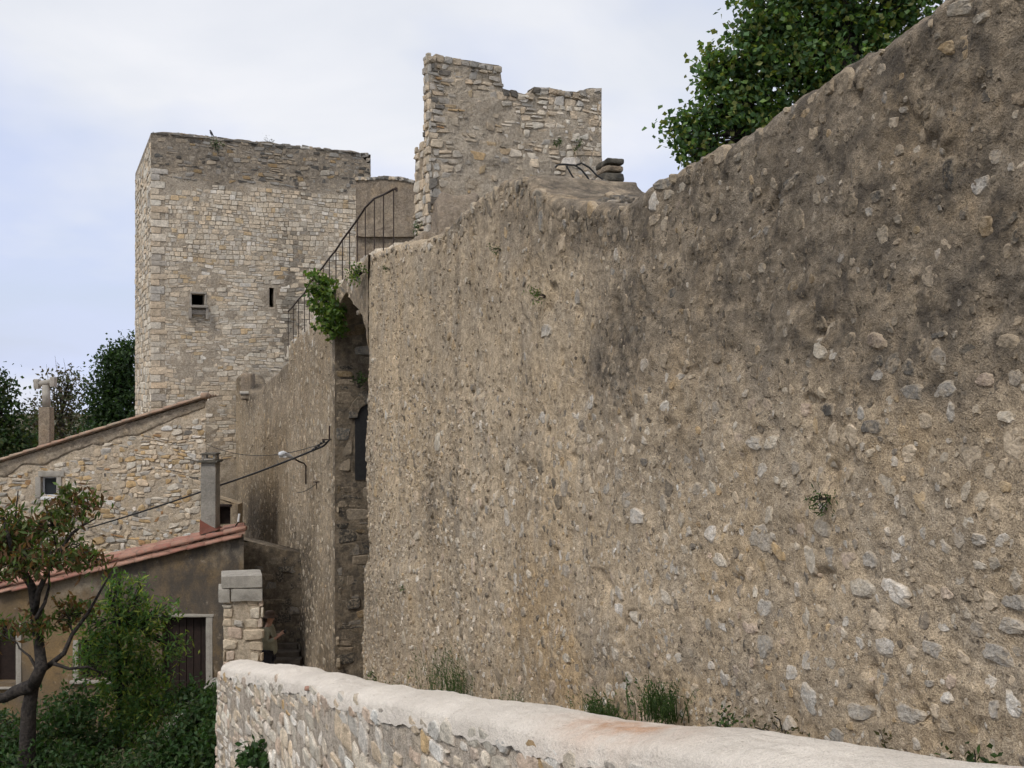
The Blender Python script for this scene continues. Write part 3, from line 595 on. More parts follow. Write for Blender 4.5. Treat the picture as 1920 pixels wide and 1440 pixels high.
def scatter(pile, fm, smax, zlo, zhi, disp, n, rmed, cw, rng, ok=None, proud=(-0.004, 0.014)):
    acc = np.zeros((0, 3)); pend = []
    for _ in range(n):
        s = rng.uniform(0.03, smax - 0.03); z = rng.uniform(zlo, zhi(s)); r = float(np.clip(rng.lognormal(math.log(rmed), 0.4), 0.02, 0.14))
        if ok and not ok(s, z): continue
        if len(acc) and (np.hypot(acc[:, 0] - s, acc[:, 1] - z) < (acc[:, 2] + r) * 0.95).any(): continue
        acc = np.vstack([acc, (s, z, r)]); pend.append((s, z, r))
    D0 = disp(np.array([q[0] for q in pend]), np.array([q[1] for q in pend]))
    for (s, z, r), d0 in zip(pend, D0):
        pile.add(cobble_outline(s, z, r * rng.uniform(0.8, 1.4), r * rng.uniform(0.7, 1.1), rng, 9, rng.normal(0, 0.2)), lambda u, v, d: fm(u, v, np.asarray(d) + d0), (lambda q_: q_ + (np.array((0.33, 0.27, 0.19)) - q_) * rng.uniform(0.2, 0.85))(pal(rng, cw)), rng.uniform(*proud), bury=0.05, bev=rng.uniform(0.12, 0.3), tilt=rng.normal(0, 0.06, 2), rng=rng, edge=(0.30, 0.245, 0.175))
scatter(pile, far_map, FL, CZ - 7.0, lambda s: float(np.interp(s, fs, fz)) - 0.05, far_disp, 2200, 0.065, dict(pale=4, beige=5, grey=2, ochre=2, white=1.2, dark=1.5), rng)
pile.finish(FW, M['stone'], limit=220)
# end face of this section, in the recess, with a tall arched slit
ED = np.array([-FN[0], -FN[1]]); EN = -FD
end_map = plane_map((*B0, 0), (*ED, 0), (*EN, 0))
slit = (0.40, 0.92, CZ - 2.05, CZ - 0.70)
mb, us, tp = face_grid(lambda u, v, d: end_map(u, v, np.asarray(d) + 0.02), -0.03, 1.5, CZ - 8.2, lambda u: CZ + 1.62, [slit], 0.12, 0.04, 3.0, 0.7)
mb.build('end_face', M['farwall'], FW, True, attrs=dict(stain=np.full(sum(len(q) for q in mb.V), 1.0)))  # stain and recess shade both put into this face's colour
# arched head of the slit, stepped out of voussoirs
pile = Pile(); rng = np.random.default_rng(9)
def keep_end(u, v, w, h): return not (slit[0] - 0.02 < u + w / 2 and u - w / 2 < slit[1] + 0.02 and slit[2] < v < slit[3] + 0.25)
courses(pile, lambda u, v, d: end_map(u, v, np.asarray(d) + 0.02), 0.02, 1.45, CZ - 7.6, CZ + 1.5, (0.15, 0.32), (0.2, 0.5), lambda u, v: pal(rng, dict(beige=4, ochre=0.5, grey=2, dark=3)) * (0.26 + 0.24 * rng.random()), rng, 0.016, 0.08, (-0.01, 0.025), lambda u, v, w, h: keep_end(u, v, w, h) and rng.random() < 0.85, 0.03, 0.2)  # stones toned down with the same recess shade
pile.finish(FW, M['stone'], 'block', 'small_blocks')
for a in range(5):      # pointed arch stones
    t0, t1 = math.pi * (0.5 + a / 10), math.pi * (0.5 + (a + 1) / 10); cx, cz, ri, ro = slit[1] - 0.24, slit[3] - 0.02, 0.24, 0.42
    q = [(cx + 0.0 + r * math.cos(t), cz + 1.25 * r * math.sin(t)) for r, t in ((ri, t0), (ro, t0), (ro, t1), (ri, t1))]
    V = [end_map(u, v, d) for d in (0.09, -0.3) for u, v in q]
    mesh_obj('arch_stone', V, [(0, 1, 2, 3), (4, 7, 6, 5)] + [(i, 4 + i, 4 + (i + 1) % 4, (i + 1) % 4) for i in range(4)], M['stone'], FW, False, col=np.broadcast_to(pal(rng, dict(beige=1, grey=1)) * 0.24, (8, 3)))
# back of the recess and the arched bridge over it
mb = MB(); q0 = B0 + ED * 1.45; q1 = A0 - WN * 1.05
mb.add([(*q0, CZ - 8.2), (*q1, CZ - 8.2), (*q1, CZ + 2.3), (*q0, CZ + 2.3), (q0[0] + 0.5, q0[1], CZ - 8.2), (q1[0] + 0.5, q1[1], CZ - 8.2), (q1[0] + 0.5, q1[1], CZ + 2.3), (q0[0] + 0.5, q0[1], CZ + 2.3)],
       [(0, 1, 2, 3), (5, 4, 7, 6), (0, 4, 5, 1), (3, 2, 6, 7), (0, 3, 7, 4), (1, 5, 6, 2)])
mb.build('recess_back', M['farwall'], FW, attrs=dict(stain=np.full(8, 0.9)))  # recess shade painted in here as well
q_ = [(slit[0], slit[2]), (slit[1], slit[2]), (slit[1], slit[3] + 0.05), (slit[1] - 0.24, slit[3] + 0.27), (slit[0] + 0.06, slit[3] + 0.16), (slit[0], slit[3])]
mesh_obj('slit_dark_panel', [end_map(u, v, d) for d in (0.012, 0.045) for u, v in q_], [(6, 7, 8, 9, 10, 11), (5, 4, 3, 2, 1, 0)] + [(i, (i + 1) % 6, 6 + (i + 1) % 6, 6 + i) for i in range(6)], M['cable'], FW, False)  # black panel stands in for the dark inside of the slit
rd = (A0 - B0) / np.linalg.norm(A0 - B0); RL = float(np.linalg.norm(A0 - B0)); rn = np.array([rd[1], -rd[0]])
if rn[0] > 0: rn = -rn
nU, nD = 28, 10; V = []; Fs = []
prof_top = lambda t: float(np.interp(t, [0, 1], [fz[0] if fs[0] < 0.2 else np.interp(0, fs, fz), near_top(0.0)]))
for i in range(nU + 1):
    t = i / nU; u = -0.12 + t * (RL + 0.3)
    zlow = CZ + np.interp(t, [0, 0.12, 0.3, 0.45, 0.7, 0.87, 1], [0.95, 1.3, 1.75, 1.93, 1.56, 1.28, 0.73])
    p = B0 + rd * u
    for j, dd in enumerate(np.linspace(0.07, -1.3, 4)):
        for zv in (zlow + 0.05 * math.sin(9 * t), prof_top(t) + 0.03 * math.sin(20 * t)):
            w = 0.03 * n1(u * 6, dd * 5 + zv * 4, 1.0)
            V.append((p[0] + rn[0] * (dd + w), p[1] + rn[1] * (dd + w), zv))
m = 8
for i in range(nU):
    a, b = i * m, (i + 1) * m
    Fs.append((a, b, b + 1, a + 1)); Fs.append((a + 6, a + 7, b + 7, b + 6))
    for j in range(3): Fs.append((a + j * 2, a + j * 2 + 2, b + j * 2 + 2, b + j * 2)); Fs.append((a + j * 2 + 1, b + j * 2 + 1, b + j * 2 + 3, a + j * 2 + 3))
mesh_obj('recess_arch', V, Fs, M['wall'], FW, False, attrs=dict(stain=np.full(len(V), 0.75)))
pile = Pile(); rng = np.random.default_rng(12)
arch_map = plane_map((*B0, 0), (*rd, 0), (*rn, 0))
for _ in range(40):
    u = rng.uniform(0.05, RL - 0.05); t = u / RL; lo = CZ + np.interp(t, [0, 0.12, 0.3, 0.45, 0.7, 0.87, 1], [0.95, 1.3, 1.75, 1.93, 1.56, 1.28, 0.73]); hi = prof_top(t)
    if hi - lo < 0.1: continue
    pile.add(cobble_outline(u, rng.uniform(lo, hi), rng.uniform(0.04, 0.09), rng.uniform(0.04, 0.08), rng, 9), lambda a, b, d: arch_map(a, b, np.asarray(d) + 0.065), pal(rng, dict(beige=2, grey=1, dark=2)), 0.006, rng=rng, edge=MORT)
pile.finish(FW, M['stone'], limit=80)

# ------------------------------------------------------------------ low end of the rampart running into the tower
G0 = B1 - FN * 0.22; G1 = np.array([-12.0, 43.4]); GD = (G1 - G0) / np.linalg.norm(G1 - G0); GN = np.array([-GD[1], GD[0]]); GL = float(np.linalg.norm(G1 - G0))
low_map = plane_map((*G0, 0), (*GD, 0), (*GN, 0))
def low_sz(px, py):
    r = (px - 960) / F; s = (G0[0] - r * G0[1]) / (r * GD[1] - GD[0]); return s, CZ + (720 - py) / F * (G0[1] + GD[1] * s)
lp = sorted(low_sz(*p) for p in [(540, 676), (533, 684), (515, 702), (492, 722), (478, 738), (470, 736), (455, 704), (445, 706), (436, 714), (430, 722)])
ls, lz = zip(*lp); LW = thing('rampart_wall', 'low sloping end of the rampart running into the foot of the big tower', 'wall', (*G0, CZ - 8))
sL = np.linspace(0, GL, 130)
def low_attrs(S, Zz):
    n = fbm(np.stack([S, Zz, S * 0 + 4], -1), 0.5, 3)
    st = np.clip(0.75 * np.exp(-((Zz - np.interp(S, ls, lz)) / 0.9) ** 2) + 0.7 * np.clip((CZ - 3.2 - Zz) / 2, 0, 1) + 0.15 + 0.4 * n, 0, 1)  # darker along the top and towards the foot
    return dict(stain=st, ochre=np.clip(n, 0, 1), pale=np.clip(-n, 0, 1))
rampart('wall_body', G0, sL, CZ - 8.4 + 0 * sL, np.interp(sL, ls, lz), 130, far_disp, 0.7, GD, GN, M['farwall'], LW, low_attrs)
pile = Pile(); rng = np.random.default_rng(15)
scatter(pile, low_map, GL, CZ - 7, lambda s: float(np.interp(s, ls, lz)) - 0.3, far_disp, 1700, 0.075, dict(pale=4, beige=5, grey=2, ochre=2, dark=1.5), rng)
pile.finish(LW, M['stone'], limit=120)
p = low_map(np.array(low_sz(465, 715)[0]), CZ, 0.0)
V, Fs = rough_box((p[0] - 0.22, p[1] - 0.3, CZ - 0.65), (p[0] + 0.22, p[1] + 0.35, CZ + 0.42), (5, 4, 10), 0.05, 4, 0.05)
mesh_obj('pier', V, Fs, M['render_plain'], LW); V, Fs = rough_box((p[0] - 0.25, p[1] - 0.34, CZ - 0.42), (p[0] + 0.25, p[1] + 0.38, CZ - 0.28), (4, 4, 2), 0.01, 4, 0.02)
mesh_obj('ledge', V, Fs, M['pale_trim'], LW)

# ------------------------------------------------------------------ great tower
def rdir(th): return np.array([math.cos(th), math.sin(th)])
TA = math.atan2(0.417, 0.909); TD = rdir(TA); TN = np.array([TD[1], -TD[0]])
T0 = np.array([-15.2, 42.0]); TZ = CZ + 10.66; TL = 9.55
tmap = plane_map((*T0, 0), (*TD, 0), (*TN, 0)); smap = plane_map((*T0, 0), (-TN[0], -TN[1], 0), (-TD[0], -TD[1], 0))
TW = thing('square_tower', 'massive square keep of pale squared stone left of the stair railing', 'tower', (*(T0 + TD * 4 - TN * 4), CZ - 8.6))
def t_top(u): return TZ + np.interp(u, [0, 0.25, 0.6, 2.0, 4.0, 5.4, 5.6, 8.6, 9.1, 9.3, 9.55], [-0.12, 0.0, 0.02, 0.02, 0.0, 0.02, -0.06, 0.0, -0.08, -0.42, -0.55])
win = (1.64, 2.17, CZ + 3.37, CZ + 3.86); sli = (4.93, 5.13, CZ + 3.40, CZ + 4.26)
mb, us, tp = face_grid(tmap, 0, TL, CZ - 8.6, t_top, [win, sli], 0.16, 0.05, 2.0, 0.6, 0.06)
# remaining sides and top
V = []; q = [T0 + TD * 0, T0 + TD * TL, T0 + TD * TL - TN * 9, T0 - TN * 9]
for zv in (CZ - 8.6, TZ - 0.08): V += [(*p, zv) for p in q]
mb.add(V, [(1, 2, 6, 5), (2, 3, 7, 6), (3, 0, 4, 7), (4, 5, 6, 7)])
av = np.concatenate(mb.V); tu = (av[:, :2] - T0) @ TD; tzv = av[:, 2]
tst = np.clip(0.75 / (1 + np.exp(-(tzv - (CZ + 8.75) - 0.35 * np.sin(tu * 1.7)) / 0.12)) + 0.8 * np.exp(-((tu - 5.7 - 0.08 * (tzv - CZ - 4)) / 0.45) ** 2) * ((tzv > CZ + 1.0) & (tzv < CZ + 7.3)), 0, 1)
mb.build('tower_walls', M['tmortar'], TW, False, attrs=dict(stain=tst))
rng = np.random.default_rng(31); pile = Pile()
CT = dict(pale=6, beige=5, grey=1.6, ochre=0.6, white=1.0, dark=0.1)
def tcol(u, v):
    c = pal(rng, CT) * 1.12; n = n1(u, v, 0.5, 1.0); c = c * 0.72 + 0.28 * np.array((0.62, 0.54, 0.42)); c = c * (1.0 + 0.2 * n)
    streak = math.exp(-((u - 5.6 - 0.1 * (v - CZ)) / 0.5) ** 2) * (1 if CZ + 1.5 < v < CZ + 7 else 0.2)
    if rng.random() < 0.55 * streak: c = c * 0.5
    return c
def tkeep(u, v, w, h):
    for H in (win, sli):
        if u + w / 2 > H[0] - 0.06 and u - w / 2 < H[1] + 0.06 and v + h / 2 > H[2] - 0.05 and v - h / 2 < H[3] + 0.05: return False
    n = n1(u, v, 0.8, 8.0)
    return rng.random() < (0.97 if n > -0.3 else 0.82)
vsplit = CZ + 8.75
courses(pile, tmap, 0.55, TL, CZ + 5.2, vsplit, (0.16, 0.24), (0.14, 0.34), tcol, rng, 0.012, 0.04, (0.010, 0.026), lambda u, v, w, h: tkeep(u, v, w, h) and v < vsplit - 0.1 - 0.55 * abs(math.sin(u * 0.7 + 1.2)) * (u < 4), 0.03, 0.15, bev=0.09, dome=0.0, ch=0.14, tilt=0.04)
courses(pile, tmap, 0.55, TL, CZ - 3.2, CZ + 5.2, (0.13, 0.24), (0.18, 0.55), tcol, rng, 0.010, 0.05, (0.002, 0.020), tkeep, 0.05, 0.25, bev=0.10, dome=0.0, ch=0.16, tilt=0.05)
# upper repaired band: loose dark rubble
courses(pile, tmap, 0.05, TL, vsplit, TZ - 0.1, (0.12, 0.22), (0.15, 0.45), lambda u, v: pal(rng, dict(grey=3, dark=2.4, beige=4, ochre=0.5, pale=0.8)) * 0.66, rng, 0.02, 0.10, (-0.012, 0.03), lambda u, v, w, h: rng.random() < 0.88, 0.05, 0.2)
courses(pile, tmap, 0.05, TL - 0.3, TZ - 0.14, TZ - 0.03, (0.11, 0.12), (0.3, 0.7), lambda u, v: pal(rng, dict(grey=2, dark=4)), rng, 0.015, 0.08, (0.02, 0.08), None, 0.01, 0)
# quoins, alternately long and short
v = CZ - 3.2; i = 0
while v < vsplit + 0.3:
    h = rng.uniform(0.20, 0.34); w = 0.62 if i % 2 else 0.38; w *= rng.uniform(0.85, 1.15)
    o = quad_outline(-0.02, w, v, v, v + h, v + h, 0.012, 0.02, rng, 0.12); pile.add(o, tmap, pal(rng, dict(pale=3, beige=4, grey=1)) * 1.08, rng.uniform(0.02, 0.035), bev=0.06, rng=rng)
    v += h; i += 1
# narrow left flank
courses(pile, smap, 0.0, 9.0, CZ - 1.5, TZ - 0.42, (0.2, 0.34), (0.3, 0.8), lambda u, v: pal(rng, dict(pale=4, beige=5, grey=1)) * 1.1, rng, 0.015, 0.06, (0.0, 0.03), lambda u, v, w, h: rng.random() < 0.9, 0.03, 0.1)
pile.finish(TW, M['stone_far'], limit=300)
def obox(fm, u0, u1, v0, v1, d0, d1, name, mat, parent, n=4, amp=0.01):
    V, Fs = rough_box((u0, d0, v0), (u1, d1, v1), n, amp, 5, min(0.02, (v1 - v0) * 0.2, (u1 - u0) * 0.2)); P = fm(V[:, 0], V[:, 2], V[:, 1])
    return mesh_obj(name, P, Fs, mat, parent, False, col=np.broadcast_to((0.33, 0.30, 0.26), (len(P), 3)))
obox(tmap, win[0] - 0.06, win[1] + 0.08, win[3], win[3] + 0.09, -0.1, 0.07, 'lintel', M['stone_far'], TW)
obox(tmap, win[0] - 0.09, win[0], win[2], win[3], -0.1, 0.05, 'jamb', M['stone_far'], TW); obox(tmap, win[1], win[1] + 0.08, win[2], win[3], -0.1, 0.05, 'jamb', M['stone_far'], TW)
obox(tmap, win[0] - 0.06, win[1] + 0.12, win[2] - 0.12, win[2], -0.1, 0.34, 'window_ledge', M['stone_far'], TW)
obox(tmap, win[0] - 0.04, win[1] + 0.10, win[2] - 0.40, win[2] - 0.20, -0.1, 0.18, 'stone_box', M['stone_far'], TW)
for uu in (win[0] - 0.14, win[1] + 0.02): obox(tmap, uu, uu + 0.12, win[2] - 0.60, win[2] - 0.12, -0.1, 0.30, 'corbel', M['stone_far'], TW)
# rendered wall joining tower and turret, with its ledge
jm = plane_map((-5.95, 38.0, 0), (1, 0.06, 0), (0.06, -1, 0))
JW = thing('curtain_wall', 'low plain rendered wall between the square tower and the ruined turret', 'wall', (-4.5, 38.4, CZ))
jt = lambda u: CZ + 7.88 + np.interp(u - 0.6, [0, 0.5, 1.2, 1.7, 2.6], [0.0, 0.06, 0.0, -0.12, -0.2])
mb, us, tp = face_grid(jm, 0, 3.2, CZ - 2, jt, [], 0.1, 0.05, 3, 0.3, 0.08)
P = [jm(0, CZ - 2, -0.8), jm(3.2, CZ - 2, -0.8), jm(3.2, CZ + 7.7, -0.8), jm(0, CZ + 7.85, -0.8), jm(0, CZ - 2, 0), jm(3.2, CZ - 2, 0), jm(3.2, CZ + 7.7, 0), jm(0, CZ + 7.85, 0)]
mb.add(P, [(0, 3, 2, 1), (3, 7, 6, 2), (0, 4, 7, 3), (1, 2, 6, 5)]); mb.build('wall_body', M['render_plain'], JW)
obox(jm, 0.0, 3.2, CZ + 5.6, CZ + 6.1, -0.1, 0.16, 'ledge', M['render_plain'], JW, (12, 4, 4), 0.05)
pile = Pile()
for i in range(30):
    u = 0.05 + i * 0.105; pile.add(cobble_outline(u, float(jt(u)) - 0.06, 0.09, 0.07, rng, 9), jm, pal(rng, dict(grey=2, dark=2, beige=1)), 0.05, rng=rng)
pile.finish(JW, M['stone_far'])

# ------------------------------------------------------------------ ruined turret
U0 = np.array([-1.824, 22.0]); umap = plane_map((*U0, 0), (*TD, 0), (*TN, 0)); UL = 4.36
def u_uv(px, py):
    r = (px - 960) / F; t = (r * U0[1] - U0[0]) / (TD[0] - r * TD[1]); return t, CZ + (720 - py) / F * (U0[1] + TD[1] * t)
up = [u_uv(*p) for p in [(804, 106), (820, 104), (870, 112), (938, 124), (940, 166), (965, 172), (990, 178), (1003, 162), (1035, 166), (1060, 170), (1085, 174), (1098, 167), (1110, 165), (1126, 164)]]
uu_, uz_ = np.array([p[0] for p in up]), np.array([p[1] for p in up]); u_top = lambda u: np.interp(u, uu_, uz_)
TU = thing('ruined_turret', 'ruined rubble turret with a stepped broken top above the rampart', 'tower', (*(U0 + TD * 2), CZ + 1.3))
notch = u_uv(940, 150)[0]
mb, us, tp = face_grid(umap, 0, UL, CZ + 0.9, u_top, [], 0.08, 0.07, 2.5, 0.3, 0.03)
P = []
for u, zt in zip(us, tp): P += [umap(u, zt, 0), umap(u, zt - 0.02, -0.35 if u < notch else -0.6), umap(u, CZ + 0.9, -0.35 if u < notch else -0.6)]
n = len(us); mb.add(P, [f for i in range(n - 1) for f in ((3 * i, 3 * i + 3, 3 * i + 4, 3 * i + 1), (3 * i + 1, 3 * i + 4, 3 * i + 5, 3 * i + 2))])
mb.add([umap(0, CZ + 0.9, 0), umap(0, float(tp[0]), 0), umap(0, float(tp[0]), -0.35), umap(0, CZ + 0.9, -0.35), umap(UL, CZ + 0.9, 0), umap(UL, float(tp[-1]), 0), umap(UL, float(tp[-1]), -0.6), umap(UL, CZ + 0.9, -0.6)], [(0, 1, 2, 3), (4, 7, 6, 5)])
mb.build('turret_walls', M['tmortar'], TU, False)
V, Fs = rough_box((0, -0.95, CZ + 0.9), (0.5, -0.3, CZ + 5.35), (4, 4, 20), 0.06, 3, 0.05); P = umap(V[:, 0], V[:, 2], V[:, 1])
mesh_obj('flank_wall', P, Fs, M['render_plain'], TU)
rng = np.random.default_rng(41); pile = Pile()
def ukeep(u, v, w, h):
    if v > float(u_top(u)) - 0.04 - h * 0.3: return False
    tq = (u < 0.45) or (v > CZ + 6.55) or (u > 2.0 and v > CZ + 4.9) or (u > 3.7)
    if tq: return rng.random() < 0.9
    if v < CZ + 4.4: return rng.random() < 0.7
    return rng.random() < 0.45
def ucol(u, v):
    if v > CZ + 6.75 or u < 0.3: return pal(rng, dict(grey=4, dark=2, beige=3, rust=0.6))
    if u > 1.8 and v > CZ + 4.9: return pal(rng, dict(pale=5, beige=3, grey=1, white=1.2)) * 1.1
    c = pal(rng, dict(grey=3, beige=5, ochre=1.0, dark=1.0)); return c + (np.array((0.42, 0.36, 0.28)) - c) * rng.uniform(0.1, 0.8)
courses(pile, umap, 0.0, UL, CZ + 1.4, CZ + 7.3, (0.09, 0.21), (0.12, 0.36), ucol, rng, 0.016, 0.11, (-0.012, 0.032), ukeep, 0.04, 0.2, tilt=0.1)
for i, u in enumerate(np.arange(0.05, UL, 0.2)):
    zt = float(u_top(u)); pile.add(quad_outline(u - 0.11, u + 0.11, zt - 0.16, zt - 0.16, zt + rng.uniform(-0.02, 0.04), zt + rng.uniform(-0.02, 0.04), 0.012, 0.08, rng), umap, pal(rng, dict(grey=3, dark=0.7, beige=2, pale=1.2 if u > 1.8 else 0.2)) * 0.85, rng.uniform(0.01, 0.05), bury=0.3, rng=rng)
ulm = plane_map((*U0, 0), (-TN[0], -TN[1], 0), (-TD[0], -TD[1], 0))
courses(pile, ulm, -0.02, 0.36, CZ + 1.4, CZ + 7.18, (0.14, 0.26), (0.16, 0.3), lambda u, v: pal(rng, dict(grey=3, beige=4, dark=0.6)), rng, 0.014, 0.06, (0.0, 0.05), None, 0.02, 0.1)
ulm2 = plane_map((*U0, 0), (-TN[0], -TN[1], 0), (-TD[0], -TD[1], 0))
courses(pile, ulm2, 0.36, 0.96, CZ + 1.4, CZ + 5.25, (0.14, 0.26), (0.2, 0.4), lambda u, v: pal(rng, dict(grey=2, beige=4, pale=1)), rng, 0.014, 0.08, (0.01, 0.06), lambda u, v, w, h: rng.random() < 0.8, 0.02, 0.1)
pile.finish(TU, M['stone_far'])
# rendered buttress at its foot and the rubble shelf behind the crest of the rampart
pB = pix(838, 380, 20.5)
V, Fs = rough_box((pB[0] - 0.42, 19.9, CZ + 1.0), (pB[0] + 0.40, 22.4, CZ + 4.05), (14, 22, 34), 0.16, 2.2, 0.12, 0.2)
f = np.clip((V[:, 2] - (CZ + 1.0)) / 3.05, 0, 1); V[:, 0] += 0.0 * f; V[:, 1] += 1.1 * f ** 1.6
mesh_obj('buttress', V, Fs, M['render_plain'], TU)
SH = thing('rubble_shelf', 'sloping rubble shelf below the turret with black cable lying on it', 'rubble', (1.2, 14.5, CZ + 1.2))
nu, nv = 60, 60; V = []
for i in range(nu + 1):
    for j in range(nv + 1):
        a, b = i / nu, j / nv; Yv = 9.0 + 13.5 * b
        x = np.interp(a, [0, 1], [max(KW - math.tan(TH) * Yv + 0.4, 0.012 * Yv), 0.118 * Yv]); zc = CZ + 1.25 + b * 3.3 + 0.35 * math.sin(a * 2.6) * (1 - b) + 0.10 * n1(x, Yv, 1.8) - 0.9 * max(0, a - 0.72) ** 1 * b * 3.0
        V.append((x, Yv, zc))
Fs = [(i * (nv + 1) + j, (i + 1) * (nv + 1) + j, (i + 1) * (nv + 1) + j + 1, i * (nv + 1) + j + 1) for i in range(nu) for j in range(nv)]
V = [(x_, y_, z_ + 0.10 * n1(x_, y_, 4.0)) for x_, y_, z_ in V]
mesh_obj('rubble_bank', V, Fs, M['farwall'], SH, attrs=dict(stain=[0.85 + 0.4 * n1(q[0], q[1], 1.1) for q in V]))
bpy.context.view_layer.update()
pile = Pile()
for _ in range(200):
    a, b = rng.uniform(0, 1), rng.uniform(0, 1); i, j = int(a * nu), int(b * nv); c = np.array(V[i * (nv + 1) + j]); r = rng.uniform(0.05, 0.13)
    om = plane_map((c[0], c[1] - 0.05, 0), (1, 0, 0), (0, -1, 0))
    pile.add(cobble_outline(0, c[2] + 0.02, r, r * rng.uniform(0.4, 0.8), rng, 9, rng.normal(0, 0.4)), om, pal(rng, dict(pale=1, grey=3, beige=2, dark=2)) * 0.7, 0.06, bury=0.2, dome=0.4, bev=0.35, rng=rng)
pile.finish(SH, M['stone'], limit=60)
# mossy pier on the right of the turret
PR = thing('masonry_pier', 'squat masonry pier with black mossy cap right of the turret', 'pier', (*pix(1147, 372, 20.5)[:2], CZ + 3))
for (y0, y1, mt, w0, w1) in ((372, 340, 'render_plain', 1126, 1167), (340, 322, 'moss', 1122, 1164), (322, 308, 'render_plain', 1126, 1163), (308, 294, 'moss', 1128, 1165)):
    a = pix(w0, y0, 20.5); b = pix(w1, y1, 20.5); V, Fs = rough_box((a[0], 20.5, a[2] - (0.9 if y0 == 372 else 0)), (b[0], 21.3, b[2]), (6, 6, 5), 0.05, 5, 0.06, 0.25); mesh_obj('block', V, Fs, M[mt], PR, False)

# ------------------------------------------------------------------ lane between rampart and parapet
Yl = np.concatenate([np.linspace(-1, 24, 80), np.linspace(24.5, 43, 30)]); V = []
for y in Yl:
    xr = np.interp(y, [-1, 19.6, 21.2, 29, 43], [KW + 0.31, A0[0] + 1.1, B0[0] + 1.4, B1[0] + 0.3, -11.8]); xl = np.interp(y, [-1, 11.5, 20, 25, 30, 43], [3.3, -2.9, -5.6, -7.2, -9.2, -14.5])
    for t in np.linspace(0, 1, 9):
        x = xl + (xr - xl) * t; V.append((x, y, float(lane_z(y)) + 0.04 * n1(x, y, 1.2)))
n = len(Yl); Fs = [(i * 9 + j, i * 9 + j + 1, (i + 1) * 9 + j + 1, (i + 1) * 9 + j) for i in range(n - 1) for j in range(8)]
setprops(mesh_obj('lane', V, Fs, M['lane'], smooth=True), kind='structure')
# embankment under the lane's outer edge is closed by the parapet; steps climb beside the far rampart
ST = thing('stone_steps', 'dark narrow stone steps climbing beside the far rampart wall', 'steps', (-5.6, 25.4, CZ - 7.4))
for i in range(4):
    a = far_map(5.2 + 0.3 * i, 0, 0.75); V, Fs = rough_box((a[0] - 0.35, a[1], CZ - 7.6), (a[0] + 0.7, a[1] + 0.34, CZ - 7.15 + 0.13 * i), (8, 3, 3), 0.04, 4, 0.03); mesh_obj('step', V, Fs, M['steps'], ST, False)

xm = plane_map((-7.4, 26.6, 0), (1, 0, 0), (0, -1, 0)); CW_ = thing('cross_wall', 'dark wall closing the lane behind the gate pier', 'wall', (-6.4, 26.8, CZ - 7.6))
mb, us, tp = face_grid(xm, 0, 2.2, CZ - 7.6, lambda u: CZ - 4.1 - 0.25 * u, [], 0.1, 0.06, 2.5, 0.3, 0.1)
nv_ = len(mb.V[0]); mb.add([(-7.4, 26.6, CZ - 7.6), (-5.2, 26.6, CZ - 7.6), (-5.2, 27.1, CZ - 7.6), (-7.4, 27.1, CZ - 7.6), (-7.4, 26.6, tp[0]), (-5.2, 26.6, tp[-1]), (-5.2, 27.1, tp[-1]), (-7.4, 27.1, tp[0])], [(1, 2, 6, 5), (2, 3, 7, 6), (3, 0, 4, 7), (4, 5, 6, 7)])
mb.build('wall_body', M['farwall'], CW_, True, attrs=dict(stain=np.full(nv_ + 8, 1.0)))  # whole wall toned dark
rng = np.random.default_rng(91); pile = Pile()
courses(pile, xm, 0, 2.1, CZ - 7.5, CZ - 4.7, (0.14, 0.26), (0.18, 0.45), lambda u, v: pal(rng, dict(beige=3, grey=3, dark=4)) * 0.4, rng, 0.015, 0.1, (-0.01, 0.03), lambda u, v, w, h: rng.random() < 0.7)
pile.finish(CW_, M['stone'])

# ------------------------------------------------------------------ parapet with mortar coping
PB = [(2.6, -1.01), (2.97, -1.11), (3.97, -1.355), (4.66, -1.545), (5.3, -1.69), (6.06, -1.885), (7.32, -2.20), (7.88, -2.32), (9.52, -2.69), (10.9, -3.05), (11.8, -3.25)]
py_, pz_ = [p[0] for p in PB], [p[1] for p in PB]
PD = np.array([-0.505, 1.0]); PD /= np.linalg.norm(PD); PN = np.array([-PD[1], PD[0]])       # PN points to the garden side
def pback(Yv): return np.array([2.914 - 0.505 * Yv, Yv])
O0 = pback(1.2); PLn = float(np.linalg.norm(pback(11.8) - O0)); PWID = 0.45
parm = plane_map((*(O0 + PN * PWID), 0), (*PD, 0), (*PN, 0))
def par_y(s): return O0[1] + PD[1] * s
def par_top(s): return CZ + np.interp(par_y(s), [1.0] + py_, [-0.70] + pz_)
PP = thing('parapet_wall', 'low rubble parapet with smooth pale mortar coping in the foreground', 'wall', (*(O0 + PD * 5), CZ - 9))
ns = 330; sP = PLn - np.geomspace(1, 40, ns)[::-1] / 40 * PLn; sP = np.linspace(0, 1, ns); sP = PLn * (1 - (1 - sP) ** 1.0)
nc = 26; V = []; och = []
